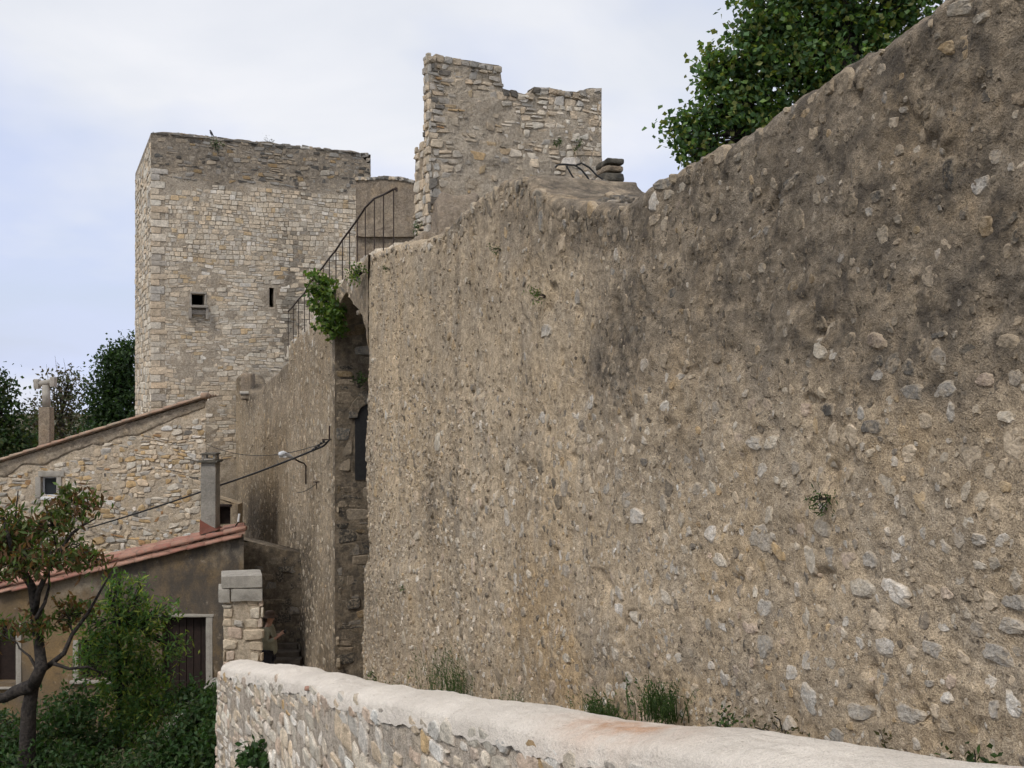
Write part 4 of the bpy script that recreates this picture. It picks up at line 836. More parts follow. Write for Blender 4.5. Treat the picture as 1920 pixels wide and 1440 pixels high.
for i, s in enumerate(sP):
    endf = math.sqrt(max(0.0, 1 - (max(0.0, s - (PLn - 0.35)) / 0.35) ** 2)) * 0.92 + 0.08
    zt = float(par_top(s)) + 0.018 * n1(s, 2, 1.1) + 0.02 * n1(s, 5, 2.7); lip = 0.09 + 0.05 * n1(s, 9, 3.5) + 0.05 * n1(s, 3, 9.0)
    for j in range(nc):
        t = j / (nc - 1); w = 2 * t - 1
        ww = PWID / 2 * (1.06 + 0.05 * n1(s, 1 + (w > 0), 2.2)); x = w * ww; dome = (1 - abs(w) ** 2.6)
        z = zt - 0.045 + 0.06 * dome * (0.55 + 0.45 * endf)
        if j == 0 or j == nc - 1: z -= lip; x *= 0.97
        if 1 == j or j == nc - 2: z -= 0.02
        x *= endf if s > PLn - 0.35 else 1
        c = O0 + PD * s + PN * (PWID / 2 + x); z += 0.010 * n1(s * 2, x * 9, 3.0)
        V.append((c[0], c[1], z)); 
        q = pix(1100, 1385, 4.3); och.append(math.exp(-((s - 3.55) / 0.42) ** 2) * math.exp(-((w - 0.2) / 0.6) ** 2))
Fs = [(i * nc + j, (i + 1) * nc + j, (i + 1) * nc + j + 1, i * nc + j + 1) for i in range(ns - 1) for j in range(nc - 1)] + [tuple((ns - 1) * nc + j for j in range(nc))]
mesh_obj('coping', V, Fs, M['coping'], PP, True, attrs=dict(ochre=och))
rampart('wall_body', O0 + PN * (PWID - 0.01), np.linspace(0, PLn - 0.02, 200), lane_z(par_y(np.linspace(0, PLn, 200))) * 0 + CZ - 8.6, par_top(np.linspace(0, PLn, 200)) - 0.06, 90, lambda S, Z: 0.02 * fbm(np.stack([S, Z, S * 0], -1), 3, 3), PWID - 0.03, PD, PN, M['pmortar'], PP, ragged=0.0)
rng = np.random.default_rng(51); pile = Pile()
CP = dict(white=4, pale=5, beige=3, pink=2.5, ochre=0.5, grey=0.8)
courses(pile, parm, 0, PLn, CZ - 5.6, CZ - 0.75, (0.09, 0.16), (0.09, 0.26), lambda u, v: np.minimum(pal(rng, CP) * 1.1, 0.8), rng, 0.008, 0.12, (-0.010, 0.010), lambda u, v, w, h: v + h / 2 < float(par_top(u)) - 0.05 and rng.random() < 0.9, 0.06, 0.2, bev=0.22, ch=0.32, tilt=0.06, edge=(0.52, 0.455, 0.38))
# outward face at the far end
endm = plane_map((*(O0 + PD * PLn + PN * PWID), 0), (*(-PN), 0), (*PD, 0))
for s in np.arange(0.1, PLn - 0.2, 0.17):      # stones gripping the coping edge
    zt = float(par_top(s)) - 0.13; r = rng.uniform(0.05, 0.085)
    if rng.random() < 0.8: pile.add(cobble_outline(s, zt, r * rng.uniform(1, 1.7), r * 0.8, rng, 9), parm, pal(rng, CP), rng.uniform(-0.004, 0.010), bev=0.25, rng=rng, edge=(0.56, 0.49, 0.41))
pile.finish(PP, M['stone_par'])
# brick sliver showing in the coping
a = parm(np.array(PLn - 4.0), CZ, 0.0); V, Fs = rough_box((a[0] - 0.03, a[1] - 0.03, float(par_top(PLn - 4.0)) - 0.07), (a[0] + 0.03, a[1] + 0.03, float(par_top(PLn - 4.0)) - 0.035), 3, 0.01, 9, 0.01); mesh_obj('brick', V, Fs, M['tile'], PP)

# ------------------------------------------------------------------ gate pier of rough blocks
GP = thing('gate_pier', 'stone gate pier with grey concrete block on top at the parapet end', 'pier', (-5.42, 20.2, CZ - 7.5))
x0, x1 = pix(415, 0, 20)[0], pix(494, 0, 20)[0]; zt = CZ - 360 / F * 20
V, Fs = rough_box((x0 + 0.05, 20.02, CZ - 7.6), (x1 - 0.03, 20.55, zt - 0.05), (8, 6, 30), 0.02, 4, 0.03); V[:, 0] -= (V[:, 1] - 20) * 0.3; mesh_obj('pier_core', V, Fs, M['hmortar'], GP)
V, Fs = rough_box((x0 - 0.0, 19.95, zt - 0.24), (x1 - 0.03, 20.6, zt), (10, 6, 4), 0.014, 5, 0.010)
V[:, 2] += (V[:, 0] - x0) * 0.03; V[:, 0] -= (V[:, 1] - 20) * 0.3; mesh_obj('concrete_block', V, Fs, M['concrete_block'], GP, False)
for (a, b, za_, zb_) in ((x0 - 0.06, x0 + 0.17, 0.25, 0.52), (x0 + 0.19, x1 - 0.02, 0.25, 0.50)):
    V, Fs = rough_box((a, 19.94, zt - zb_), (b, 20.5, zt - za_ - 0.0), (5, 4, 4), 0.02, 5, 0.015); V[:, 0] -= (V[:, 1] - 20) * 0.3; mesh_obj('block', V, Fs, M['concrete_block'], GP, False)
rng = np.random.default_rng(61); pile = Pile(); gm = plane_map((0, 20.02, 0), (1, 0, 0), (0, -1, 0))
courses(pile, gm, x0 + 0.02, x1, CZ - 7.4, zt - 0.53, (0.13, 0.26), (0.18, 0.42), lambda u, v: pal(rng, dict(pale=3, beige=4, pink=2, grey=1)), rng, 0.018, 0.07, (0.01, 0.05), lambda u, v, w, h: not (x0 + 0.25 < u < x0 + 0.5 and rng.random() < 0.75), 0.03, 0.1)
pile.finish(GP, M['stone_clean'])
V, Fs = rough_box((x0 - 0.12, 17.0, CZ - 8.4), (x0 + 0.02, 19.9, CZ - 5.85), (3, 10, 10), 0.02, 3, 0.02); mesh_obj('kerb', V, Fs, M['cement'], GP, False)

# ------------------------------------------------------------------ tiles
def tile_mesh(r0=0.115, r1=0.075, L=0.50, t=0.02):
    V = []; n = 7
    for (x, rr) in ((0, r0), (L, r1)):
        for r in (rr, rr - t):
            for k in range(n): a = math.pi * k / (n - 1); V.append((x, r * math.cos(a), r * math.sin(a) * 0.9))
    Fs = []
    for k in range(n - 1):
        Fs += [(k, k + 1, 2 * n + k + 1, 2 * n + k), (n + k, 3 * n + k, 3 * n + k + 1, n + k + 1), (k, n + k, n + k + 1, k + 1), (2 * n + k, 2 * n + k + 1, 3 * n + k + 1, 3 * n + k)]
    Fs += [(0, 2 * n, 3 * n, n), (n - 1, 2 * n - 1, 4 * n - 1, 3 * n - 1)]
    return V, Fs
tv, tf = tile_mesh(); TM = {}
def tile(parent, loc, slope, mat, scale=1.0, flip=False, jit=0.02):
    if mat not in TM:
        me = bpy.data.meshes.new('tile'); me.from_pydata(tv, [], tf); me.polygons.foreach_set('use_smooth', [True] * len(me.polygons)); me.materials.append(M[mat]); TM[mat] = me
    o = bpy.data.objects.new('tile', TM[mat]); C.objects.link(o); o.parent = parent; o.location = np.asarray(loc) - wloc(parent)
    o.rotation_euler = (math.pi if flip else random.gauss(0, jit * 2), -slope + random.gauss(0, jit), random.gauss(0, jit)); o.scale = (scale,) * 3
    return o

# ------------------------------------------------------------------ ochre house below
HY = 24.0; hm = plane_map((0, HY, 0), (1, 0, 0), (0, -1, 0))
hz = lambda u: float(np.interp(u, [pix(0, 0, HY)[0], pix(455, 0, HY)[0]], [CZ - (1112 - 720) / F * HY, CZ - (1004 - 720) / F * HY])) if u > -13 else CZ - (1112 - 720) / F * HY + (u - pix(0, 0, HY)[0]) * 0.238
hx1 = pix(457, 0, HY)[0]; hx0 = -15.0
def hh(a, b, c, d): p = pix(a, d, HY); q = pix(b, c, HY); return (p[0], q[0], p[2], q[2])
door = hh(304, 386, 1158, 1345); wn1 = hh(-20, 30, 1168, 1280); wn2 = hh(148, 200, 1200, 1275)
OH = thing('ochre_house', 'low house with stained ochre plaster and red tiled edge behind the garden', 'house', (-10.5, HY + 1, CZ - 8.5))
mb, us, tp = face_grid(hm, hx0, hx1, CZ - 8.6, hz, [door, wn1, wn2], 0.12, 0.03, 2.0, 0.25)
fv = np.concatenate(mb.V); nfv = len(fv)
a, b = CZ - 8.6, float(tp[-1]); c_, d_ = float(tp[0]), HY + 2.0
hxb = hx1 - 0.6
mb.add([(hx1, HY, a), (hxb, d_, a), (hxb, d_, hz(hxb)), (hx1, HY, b), (hx0, HY, a), (hx0, d_, a), (hx0, d_, c_), (hx0, HY, c_)], [(0, 1, 2, 3), (5, 4, 7, 6), (1, 5, 6, 2), (3, 2, 6, 7)])
av = np.concatenate(mb.V); top = np.array([hz(x) for x in av[:, 0]])
stn = np.clip(0.55 + 0.8 * vnoise(np.stack([av[:, 0] * 0.55, av[:, 2] * 0.8, av[:, 0] * 0 + 3], 1)) + 0.55 * np.exp(-((av[:, 0] + 8.2) / 1.6) ** 2) * np.exp(-((av[:, 2] - (CZ - 4.6)) / 0.55) ** 2), 0, 0.95)
pl = np.clip(np.exp(-((av[:, 0] + 6.9) / 0.6) ** 2 - ((av[:, 2] - (CZ - 4.0)) / 0.35) ** 2) * 1.2 + 0.9 * np.exp(-((av[:, 0] + 10.2) / 0.9) ** 2 - ((av[:, 2] - (CZ - 4.9)) / 0.4) ** 2), 0, 1)
mb.build('walls', M['ochre'], OH, True, attrs=dict(stain=stn, pale=pl))
obox(hm, door[1], door[1] + 0.17, CZ - 8.5, door[3] + 0.02, -0.2, 0.03, 'door_jamb', M['pale_trim'], OH, (2, 2, 16), 0.008)
obox(hm, door[0] - 0.1, door[1] + 0.2, door[3] + 0.02, door[3] + 0.09, -0.2, 0.04, 'door_lintel', M['pale_trim'], OH, (10, 2, 2), 0.012)
dr = mesh_obj('door', *((lambda m_: (np.concatenate(m_.V), m_.F))(MB().box(door[0], door[1], HY + 0.22, HY + 0.26, CZ - 8.5, door[3]))), M['dark_wood'], OH, False)
for i in range(6):
    w = (door[1] - door[0]) / 6; MB().box(door[0] + i * w + 0.008, door[0] + (i + 1) * w - 0.008, HY + 0.19, HY + 0.22, CZ - 8.4, door[3] - 0.02).build('plank', M['dark_wood'], dr)
obox(hm, wn1[1], wn1[1] + 0.14, wn1[2] - 0.1, wn1[3], -0.2, 0.03, 'window_jamb', M['pale_trim'], OH, (2, 2, 10), 0.008)
obox(hm, wn1[0], wn1[1] + 0.16, wn1[2] - 0.14, wn1[2] - 0.1, -0.1, 0.08, 'window_sill', M['pale_trim'], OH)
obox(hm, wn2[0] - 0.14, wn2[0], wn2[2], wn2[3], -0.2, 0.03, 'window_jamb', M['pale_trim'], OH, (2, 2, 8), 0.008)
obox(hm, wn2[0] - 0.2, wn2[1] + 0.2, wn2[2] - 0.08, wn2[2], -0.2, 0.08, 'window_sill', M['pale_trim'], OH)
for w_ in (wn1, wn2): MB().box(w_[0], w_[1], HY + 0.24, HY + 0.28, w_[2], w_[3]).build('shutter', M['dark_wood'], OH)
sl_ = math.atan2(hz(-7) - hz(-11), 4.0); rf = MB()
x_a, x_b = hx0 - 0.2, hx1 + 0.05; z_a, z_b = hz(x_a) + 0.05, hz(x_b) + 0.05
rf.add([(x_a, HY - 0.04, z_a), (x_b, HY - 0.04, z_b), (x_b - 0.66, HY + 2.2, hz(x_b - 0.66) + 0.05), (x_a, HY + 2.2, z_a), (x_a, HY - 0.04, z_a + 0.05), (x_b, HY - 0.04, z_b + 0.05), (x_b - 0.66, HY + 2.2, hz(x_b - 0.66) + 0.10), (x_a, HY + 2.2, z_a + 0.05)], [(3, 2, 1, 0), (4, 5, 6, 7), (0, 1, 5, 4), (1, 2, 6, 5), (2, 3, 7, 6), (3, 0, 4, 7)])
roof = rf.build('roof', M['tile'], OH)
x = x_b
while x > -13.4:
    for r_, yy in enumerate([HY - 0.09, HY + 0.05] + [HY + 0.30 + 0.24 * q for q in range(8)]):
        zz_ = hz(x - 0.25) + (0.00 if r_ == 0 else 0.14 if r_ == 1 else 0.10); sh_ = 0.3 * max(0, yy - HY); tile(roof, (x - 0.5 - sh_, yy, hz(x - 0.5 - sh_) + (-0.02 if r_ == 0 else 0.13 if r_ == 1 else 0.09)), sl_, 'tile', 0.9 if r_ == 0 else 1.08)
    x -= 0.42
# chimney on its roof
CH = thing('chimney_stack', 'square grey cement chimney with a red foot on the low roof', 'chimney', (pix(389, 0, HY + 0.5)[0], HY + 0.5, CZ - 3.6))
ca, cb = pix(376, 990, HY + 0.35), pix(404, 868, HY + 0.35)
V, Fs = rough_box((ca[0], HY + 0.35, ca[2] - 0.25), (cb[0], HY + 0.74, cb[2]), (5, 5, 16), 0.012, 5, 0.012); mesh_obj('shaft', V, Fs, M['cement'], CH, False)
V, Fs = rough_box((ca[0] - 0.06, HY + 0.28, cb[2]), (cb[0] + 0.06, HY + 0.81, cb[2] + 0.06), (6, 6, 2), 0.008, 5, 0.015); mesh_obj('cap_slab', V, Fs, M['moss'], CH, False)
for dx_ in (0.02, cb[0] - ca[0] - 0.07):
    for dy_ in (0.02, 0.3): V, Fs = rough_box((ca[0] + dx_, HY + 0.35 + dy_, cb[2] + 0.062), (ca[0] + dx_ + 0.06, HY + 0.41 + dy_, cb[2] + 0.19), 2, 0.004, 5, 0.006); mesh_obj('cap_post', V, Fs, M['pale_trim'], CH)
V, Fs = rough_box((ca[0] + 0.02, HY + 0.37, cb[2] + 0.062), (cb[0] - 0.02, HY + 0.70, cb[2] + 0.10), 2, 0.004, 5, 0.006); mesh_obj('cap_base', V, Fs, M['pale_trim'], CH)
V, Fs = rough_box((ca[0] - 0.01, HY + 0.33, cb[2] + 0.19), (cb[0] + 0.01, HY + 0.76, cb[2] + 0.235), (4, 4, 2), 0.006, 5, 0.01); mesh_obj('cap_lid', V, Fs, M['moss'], CH, False)
MB().add([(ca[0] - 0.012, HY + 0.30, ca[2] - 0.16), (cb[0] + 0.06, HY + 0.30, ca[2] - 0.04), (cb[0] - 0.12, HY + 0.338, ca[2] + 0.05), (ca[0] - 0.012, HY + 0.338, ca[2] + 0.20),
          (ca[0] - 0.012, HY + 0.76, ca[2] - 0.16), (cb[0] + 0.06, HY + 0.76, ca[2] - 0.04), (cb[0] - 0.12, HY + 0.76, ca[2] + 0.05), (ca[0] - 0.012, HY + 0.76, ca[2] + 0.20)],
         [(0, 1, 2, 3), (4, 7, 6, 5), (0, 3, 7, 4), (3, 2, 6, 7), (2, 1, 5, 6)]).build('flashing', M['red_flash'], CH)
a = pix(446, 985, HY + 0.4)
vp = thing('vent_pipe', 'short white pipe bent upwards at the right end of the red roof', 'pipe', (a[0], a[1], a[2]))
MB().tube([a + np.array((-0.06, 0, -0.02)), a + np.array((0.0, 0, 0.06)), a + np.array((0.02, 0, 0.10))], 0.016).build('elbow', M['iron'], vp); MB().tube([a + np.array((0.01, 0, 0.09)), a + np.array((0.04, 0, 0.28))], 0.028).build('pipe', M['white_paint'], vp)
# low wall with a dark hatch between that roof and the rampart
BY = 28.0; bm_ = plane_map((0, BY, 0), (1, 0, 0), (0, -1, 0)); ba, bb = pix(383, 0, BY)[0], pix(446, 0, BY)[0]
ht = (pix(404, 0, BY)[0], pix(432, 0, BY)[0], pix(0, 985, BY)[2], pix(0, 950, BY)[2])
BK = thing('back_wall_stub', 'short rendered wall stub with a dark hatch right of the cement chimney', 'wall', ((ba + bb) / 2, BY, CZ - 8))
mb, us, tp = face_grid(bm_, ba, bb, CZ - 8, lambda u: pix(0, 925, BY)[2] - (u - ba) * 0.35, [ht], 0.1, 0.03, 3, 0.3, 0.05)
mb.add([(ba, BY, CZ - 8), (bb, BY, CZ - 8), (bb, BY + 0.5, CZ - 8), (ba, BY + 0.5, CZ - 8), (ba, BY, tp[0]), (bb, BY, tp[-1]), (bb, BY + 0.5, tp[-1]), (ba, BY + 0.5, tp[0])], [(1, 2, 6, 5), (2, 3, 7, 6), (3, 0, 4, 7), (4, 5, 6, 7)]); mb.build('wall_body', M['farwall'], BK)
obox(bm_, ht[0] - 0.06, ht[1] + 0.05, ht[3], ht[3] + 0.08, -0.2, 0.04, 'lintel', M['dark_wood'], BK); MB().box(ht[0], ht[1], BY + 0.3, BY + 0.34, ht[2], ht[3]).build('hatch', M['dark_wood'], BK)

# ------------------------------------------------------------------ stone house behind
SY = 30.0; shm = plane_map((0, SY, 0), (1, 0, 0), (0, -1, 0)); e1, e0 = pix(386, 748, SY), pix(0, 868, SY)
sslope = (e1[2] - e0[2]) / (e1[0] - e0[0]); shz = lambda u: e1[2] + (u - e1[0]) * sslope
sx0 = -18.5; sw = (pix(77, 0, SY)[0], pix(106, 0, SY)[0], pix(0, 931, SY)[2], pix(0, 894, SY)[2])
SHS = thing('stone_house', 'rubble stone house with sloping tiled roof edge in front of the tower', 'house', (-13, SY + 3, CZ - 8.6))
mb, us, tp = face_grid(shm, sx0, e1[0], CZ - 8.6, shz, [sw], 0.15, 0.04, 2.5, 0.25)
z1_, z0_ = float(tp[-1]), float(tp[0]); yb = SY + 7
exb = e1[0] - 2.6
mb.add([(e1[0], SY, CZ - 8.6), (exb, yb, CZ - 8.6), (exb, yb, shz(exb)), (e1[0], SY, z1_), (sx0, SY, CZ - 8.6), (sx0, yb, CZ - 8.6), (sx0, yb, z0_), (sx0, SY, z0_)], [(0, 1, 2, 3), (5, 4, 7, 6), (1, 5, 6, 2), (3, 2, 6, 7)])
mb.build('walls', M['hmortar'], SHS, False)
rng = np.random.default_rng(71); pile = Pile()
CH_ = dict(beige=5, ochre=2.6, pale=4, rust=0.35, grey=2.2, white=0.6, dark=0.5)
def shk(u, v, w, h):
    if sw[0] - 0.22 < u + w / 2 and u - w / 2 < sw[1] + 0.22 and sw[2] - 0.1 < v < sw[3] + 0.24: return False
    band = shz(u) - v
    if band < 0.12: return False
    if band < 0.18 + 0.25 * (0.5 + 0.5 * n1(u, 0, 0.9)) + 0.2: return rng.random() < 0.03
    return rng.random() < 0.95
courses(pile, shm, -16.2, e1[0], CZ - 5.2, CZ - 0.6, (0.09, 0.20), (0.10, 0.34), lambda u, v: pal(rng, CH_) * (1.0 + 0.25 * n1(u, v, 0.7)), rng, 0.009, 0.13, (0.0, 0.032), shk, 0.08, 0.2, bev=0.2, ch=0.34, tilt=0.12)
pile.finish(SHS, M['stone_clean'])
# cement band under the roof edge
V, Fs = rough_box((sx0, -0.03, 0), (e1[0] - 0.02, 0.018, 0.40), (90, 2, 5), 0.02, 4, 0.01)
P = np.stack([V[:, 0], SY - V[:, 1], np.array([shz(x) for x in V[:, 0]]) - V[:, 2] * (0.85 + 0.75 * np.array([n1(x, 2, 1.3) for x in V[:, 0]])) - 0.005], 1); mesh_obj('cement_band', P, Fs, M['hmortar'], SHS, attrs=dict(stain=np.array([0.62 + 0.4 * n1(q[0], q[2], 1.6) for q in P])))
obox(shm, sw[0] - 0.08, sw[1] + 0.24, sw[3], sw[3] + 0.18, -0.2, 0.04, 'lintel', M['pale_trim'], SHS); obox(shm, sw[0] - 0.17, sw[0], sw[2] - 0.02, sw[3], -0.2, 0.035, 'jamb', M['pale_trim'], SHS)
obox(shm, sw[1], sw[1] + 0.16, sw[2] - 0.02, sw[3], -0.2, 0.035, 'jamb', M['pale_trim'], SHS); obox(shm, sw[0], sw[1] + 0.02, sw[2] - 0.1, sw[2] - 0.0, -0.2, 0.06, 'sill', M['white_paint'], SHS)
wd = MB(); wd.box(sw[0], sw[0] + 0.05, SY + 0.12, SY + 0.17, sw[2], sw[3]); wd.box(sw[1] - 0.05, sw[1], SY + 0.12, SY + 0.17, sw[2], sw[3]); wd.box(sw[0] + 0.05, sw[1] - 0.05, SY + 0.12, SY + 0.17, sw[3] - 0.05, sw[3]); wd.box(sw[0] + 0.05, sw[1] - 0.05, SY + 0.12, SY + 0.17, sw[2], sw[2] + 0.05)
wf = wd.build('window_frame', M['lamp_metal'], SHS); MB().box(sw[0] + 0.05, sw[1] - 0.05, SY + 0.14, SY + 0.15, sw[2] + 0.05, sw[3] - 0.05).build('pane', M['glass'], wf)
rf = MB(); xa, xb = sx0 - 0.3, e1[0] + 0.12
rf.add([(xa, SY - 0.1, shz(xa) + 0.02), (xb, SY - 0.1, shz(xb) + 0.02), (xb - 2.6, yb, shz(xb - 2.6) + 0.02), (xa, yb, shz(xa) + 0.02), (xa, SY - 0.1, shz(xa) + 0.08), (xb, SY - 0.1, shz(xb) + 0.08), (xb - 2.6, yb, shz(xb - 2.6) + 0.08), (xa, yb, shz(xa) + 0.08)], [(3, 2, 1, 0), (4, 5, 6, 7), (0, 1, 5, 4), (1, 2, 6, 5), (2, 3, 7, 6), (3, 0, 4, 7)])
roof2 = rf.build('roof', M['tile_old'], SHS); x = xb; ss = math.atan(sslope)
while x > -16.4:
    for yy in (SY - 0.06, SY + 0.2, SY + 0.46, SY + 0.72): tile(roof2, (x - 0.5, yy, shz(x - 0.5) + 0.05), ss, 'tile_old', 1.0)
    x -= 0.42
a = pix(384, 742, SY - 0.1); mesh_obj('ridge_end', *rough_box(a + np.array((-0.14, -0.08, -0.1)), a + np.array((0.1, 0.3, 0.10)), 4, 0.01, 5, 0.08), M['tile_old'], SHS)
# tall round chimney with an H-shaped cowl
QY = 32.0; c0 = pix(87, 835, QY); c1 = pix(87, 763, QY); c2 = pix(86, 722, QY); RC = thing('chimney_pipe', 'tall pale chimney pipe with an H-shaped cowl rising behind the stone house roof', 'chimney', c0)
V, Fs = rough_box((c0[0] - 0.18, QY - 0.18, c0[2] - 0.4), (c0[0] + 0.18, QY + 0.18, c1[2]), (3, 3, 10), 0.008, 5, 0.03); mesh_obj('base_shaft', V, Fs, M['render_plain'], RC, False)
MB().tube([c1 + np.array((0, 0, -0.02)), c2], [0.13, 0.115], 14).build('pipe', M['pale_trim'], RC, True)
a, b = pix(70, 720, QY), pix(100, 716, QY); MB().tube([a, b], 0.10, 12).build('cross_pipe', M['pale_trim'], RC, True)
for p in (a, b): V, Fs = rough_box(p + np.array((-0.08, -0.12, -0.16)), p + np.array((0.08, 0.12, 0.16)), (3, 3, 4), 0.004, 5, 0.03); mesh_obj('cowl_end', V, Fs, M['pale_trim'], RC, False)

# ------------------------------------------------------------------ iron stair railing
BAL = [(738, 355, 457), (719, 365, 467), (702, 372, 466), (685, 389, 479), (670, 412, 495), (655.5, 432, 503), (642, 450, 529), (630, 469, 545), (617.5, 484, 560), (606, 500, 575), (593, 517, 588), (580, 532, 602), (571, 550, 617), (560, 561, 627), (550, 574, 638), (540.5, 584, 648)]
RLN = thing('stair_railing', 'rusty iron railing climbing the top of the rampart stair', 'railing', (*(B0 + FD * 3), CZ + 1.5))
rail = []
for px, yt, yb_ in BAL:
    if px > 692: Yb = wY(px) + 0.25
    elif px > 631: Yb = np.interp(px, [631, 692], [21.3, 19.75])
    else: Yb = B0[1] + FD[1] * max(far_s(px), 0) + 0.12
    t, b = pix(px, yt, Yb), pix(px, yb_ + 6, Yb); rail.append(t); MB().tube([b, t], 0.011, 6).build('baluster', M['iron'], RLN)
MB().tube([pix(743, 352, wY(738) + 0.25)] + rail, 0.021, 6).build('handrail', M['iron'], RLN, True)
MB().tube([pix(743, 352, wY(738) + 0.25), pix(743.5, 359, wY(738) + 0.25)], 0.021, 6).build('rail_end', M['iron'], RLN)
# stone steps and edging on top of the rampart below the railing
STP = thing('stair_blocks', 'uneven stone edging under the iron railing on the rampart top', 'steps', (*(B0 + FD * 2), CZ + 1.2))
rng = np.random.default_rng(81)
for (px, yt, yb_) in BAL:
    if px > 692: Yb = wY(px) + 0.55
    elif px > 631: Yb = np.interp(px, [631, 692], [21.6, 20.1])
    else: Yb = B0[1] + FD[1] * max(far_s(px), 0) + 0.5
    c = pix(px + 6, yb_, Yb); V, Fs = rough_box(c + np.array((-0.12, -0.35, -0.45)), c + np.array((0.40, 0.4, rng.uniform(-0.06, 0.03))), (5, 6, 5), 0.05, 6, 0.04, 0.3)
    mesh_obj('step_block', V, Fs, M['stone'], STP, True, col=np.broadcast_to(pal(rng, dict(pale=2, beige=2, grey=2)), (len(V), 3)))
c = pix(800, 440, wY(790) + 1.6); V, Fs = rough_box(c + np.array((-0.25, -0.3, -0.6)), c + np.array((0.45, 1.2, 0.02)), (8, 8, 5), 0.05, 4, 0.03, 0.3); mesh_obj('landing', V, Fs, M['render_plain'], STP)

# ------------------------------------------------------------------ lamp, cables, brackets
ls_, lzz = far_sz(578, 872); pw = far_map(ls_, lzz, 0.06); LP = thing('street_lamp', 'white street lamp on a curved bracket fixed to the far rampart', 'lamp', pw)
arm = [pw + np.array((0, 0, -0.48)), pw + np.array((0, 0, -0.02)), pw + np.array((-0.03, -0.08, 0.05)), pix(562, 866, pw[1] - 0.45), pix(550, 859, pw[1] - 0.8)]
MB().tube(arm, 0.02, 8).build('bracket', M['iron'], LP, True)
hd = np.stack([pix(552, 861, pw[1] - 0.75), pix(546, 857, pw[1] - 0.9), pix(538, 853, pw[1] - 1.0), pix(530, 851, pw[1] - 1.1), pix(525, 852, pw[1] - 1.18), pix(523, 853, pw[1] - 1.2)])
MB().tube(hd, [0.03, 0.04, 0.062, 0.075, 0.06, 0.02], 12).build('lamp_head', M['lamp_metal'], LP, True)
g = hd[3] + np.array((0, 0, -0.05)); V, Fs = rough_box(g + np.array((-0.08, -0.05, -0.035)), g + np.array((0.10, 0.05, 0.0)), 4, 0, 1, 0.04); mesh_obj('glass_bowl', V, Fs, M['white_paint'], LP)
cs, cz_ = far_sz(622, 824); pc = far_map(cs, cz_, 0.05)
def cable(name, label, pts, r, mat='cable', sag=0.0):
    P = []
    for a, b in zip(pts[:-1], pts[1:]):
        for t in np.linspace(0, 1, 14)[:-1]: q = a + (b - a) * t; P.append(q - np.array((0, 0, sag * 4 * t * (1 - t))))
    P.append(pts[-1]); return setprops(MB().tube(P, r, 6).build(name, M[mat], None, True), label, 'cable', None, 'thing')
cable('power_cable', 'thick black cable strung from the rampart past the cement chimney', [pc, pix(600, 839, pc[1] + 0.15), pix(406, 912, 25.1), pix(165, 990, SY - 0.05)], 0.023, sag=0.03)
cable('thin_wire', 'thin slack wire between the stone house corner and the rampart', [pc + np.array((-0.05, 0, -0.05)), pix(388, 833, SY - 0.05)], 0.009, sag=0.32)
a = far_map(*far_sz(600, 904), 0.05); cable('wall_wire', 'short sagging wire below the street lamp on the rampart', [a, pix(556, 924, a[1] + 2.0)], 0.008, sag=0.06)
BR = thing('cable_bracket', 'black iron cable bracket with upright spike beside the recess', 'bracket', pc); MB().tube([pc + np.array((0.1, 0.1, 0)), pc + np.array((-0.16, -0.02, 0.0))], 0.014, 6).build('arm', M['iron'], BR); MB().tube([pc + np.array((0.0, 0, 0.0)), pc + np.array((0.0, 0, 0.30))], 0.018, 6).build('spike', M['iron'], BR)
for k_ in range(5): MB().tube([pc + np.array((-0.10 - 0.06 * k_, 0.02 * k_, -0.03 - 0.045 * k_)), pc + np.array((-0.15 - 0.06 * k_, 0.02 * k_, -0.045 - 0.05 * k_))], 0.03, 6).build('insulator', M['cable'], BR)
BR2 = thing('wire_hook', 'small iron wire hook on the rampart under the lamp', 'hook', a); MB().tube([a + np.array((0.1, 0.1, 0)), a + np.array((-0.1, -0.05, 0.01))], 0.016, 6).build('hook_arm', M['iron'], BR2); MB().tube([a + np.array((-0.04, 0, 0.02)), a + np.array((-0.02, 0, -0.16))], 0.014, 6).build('hook_stem', M['iron'], BR2)
Yk = 17.5
cable('loose_cable', 'black looping cable draped over the rubble shelf below the turret', [pix(*q, Yk) for q in [(1041, 314), (1046, 309), (1060, 308), (1078, 310), (1090, 318), (1100, 330), (1110, 345), (1118, 350), (1108, 351), (1095, 349), (1080, 340), (1070, 325), (1062, 311)]], 0.016)
cable('loose_cable', 'black cable curving down beside the mossy pier', [pix(*q, Yk) for q in [(1080, 310), (1090, 306), (1105, 314), (1118, 328), (1130, 336), (1140, 348), (1145, 360), (1145, 376)]], 0.016)

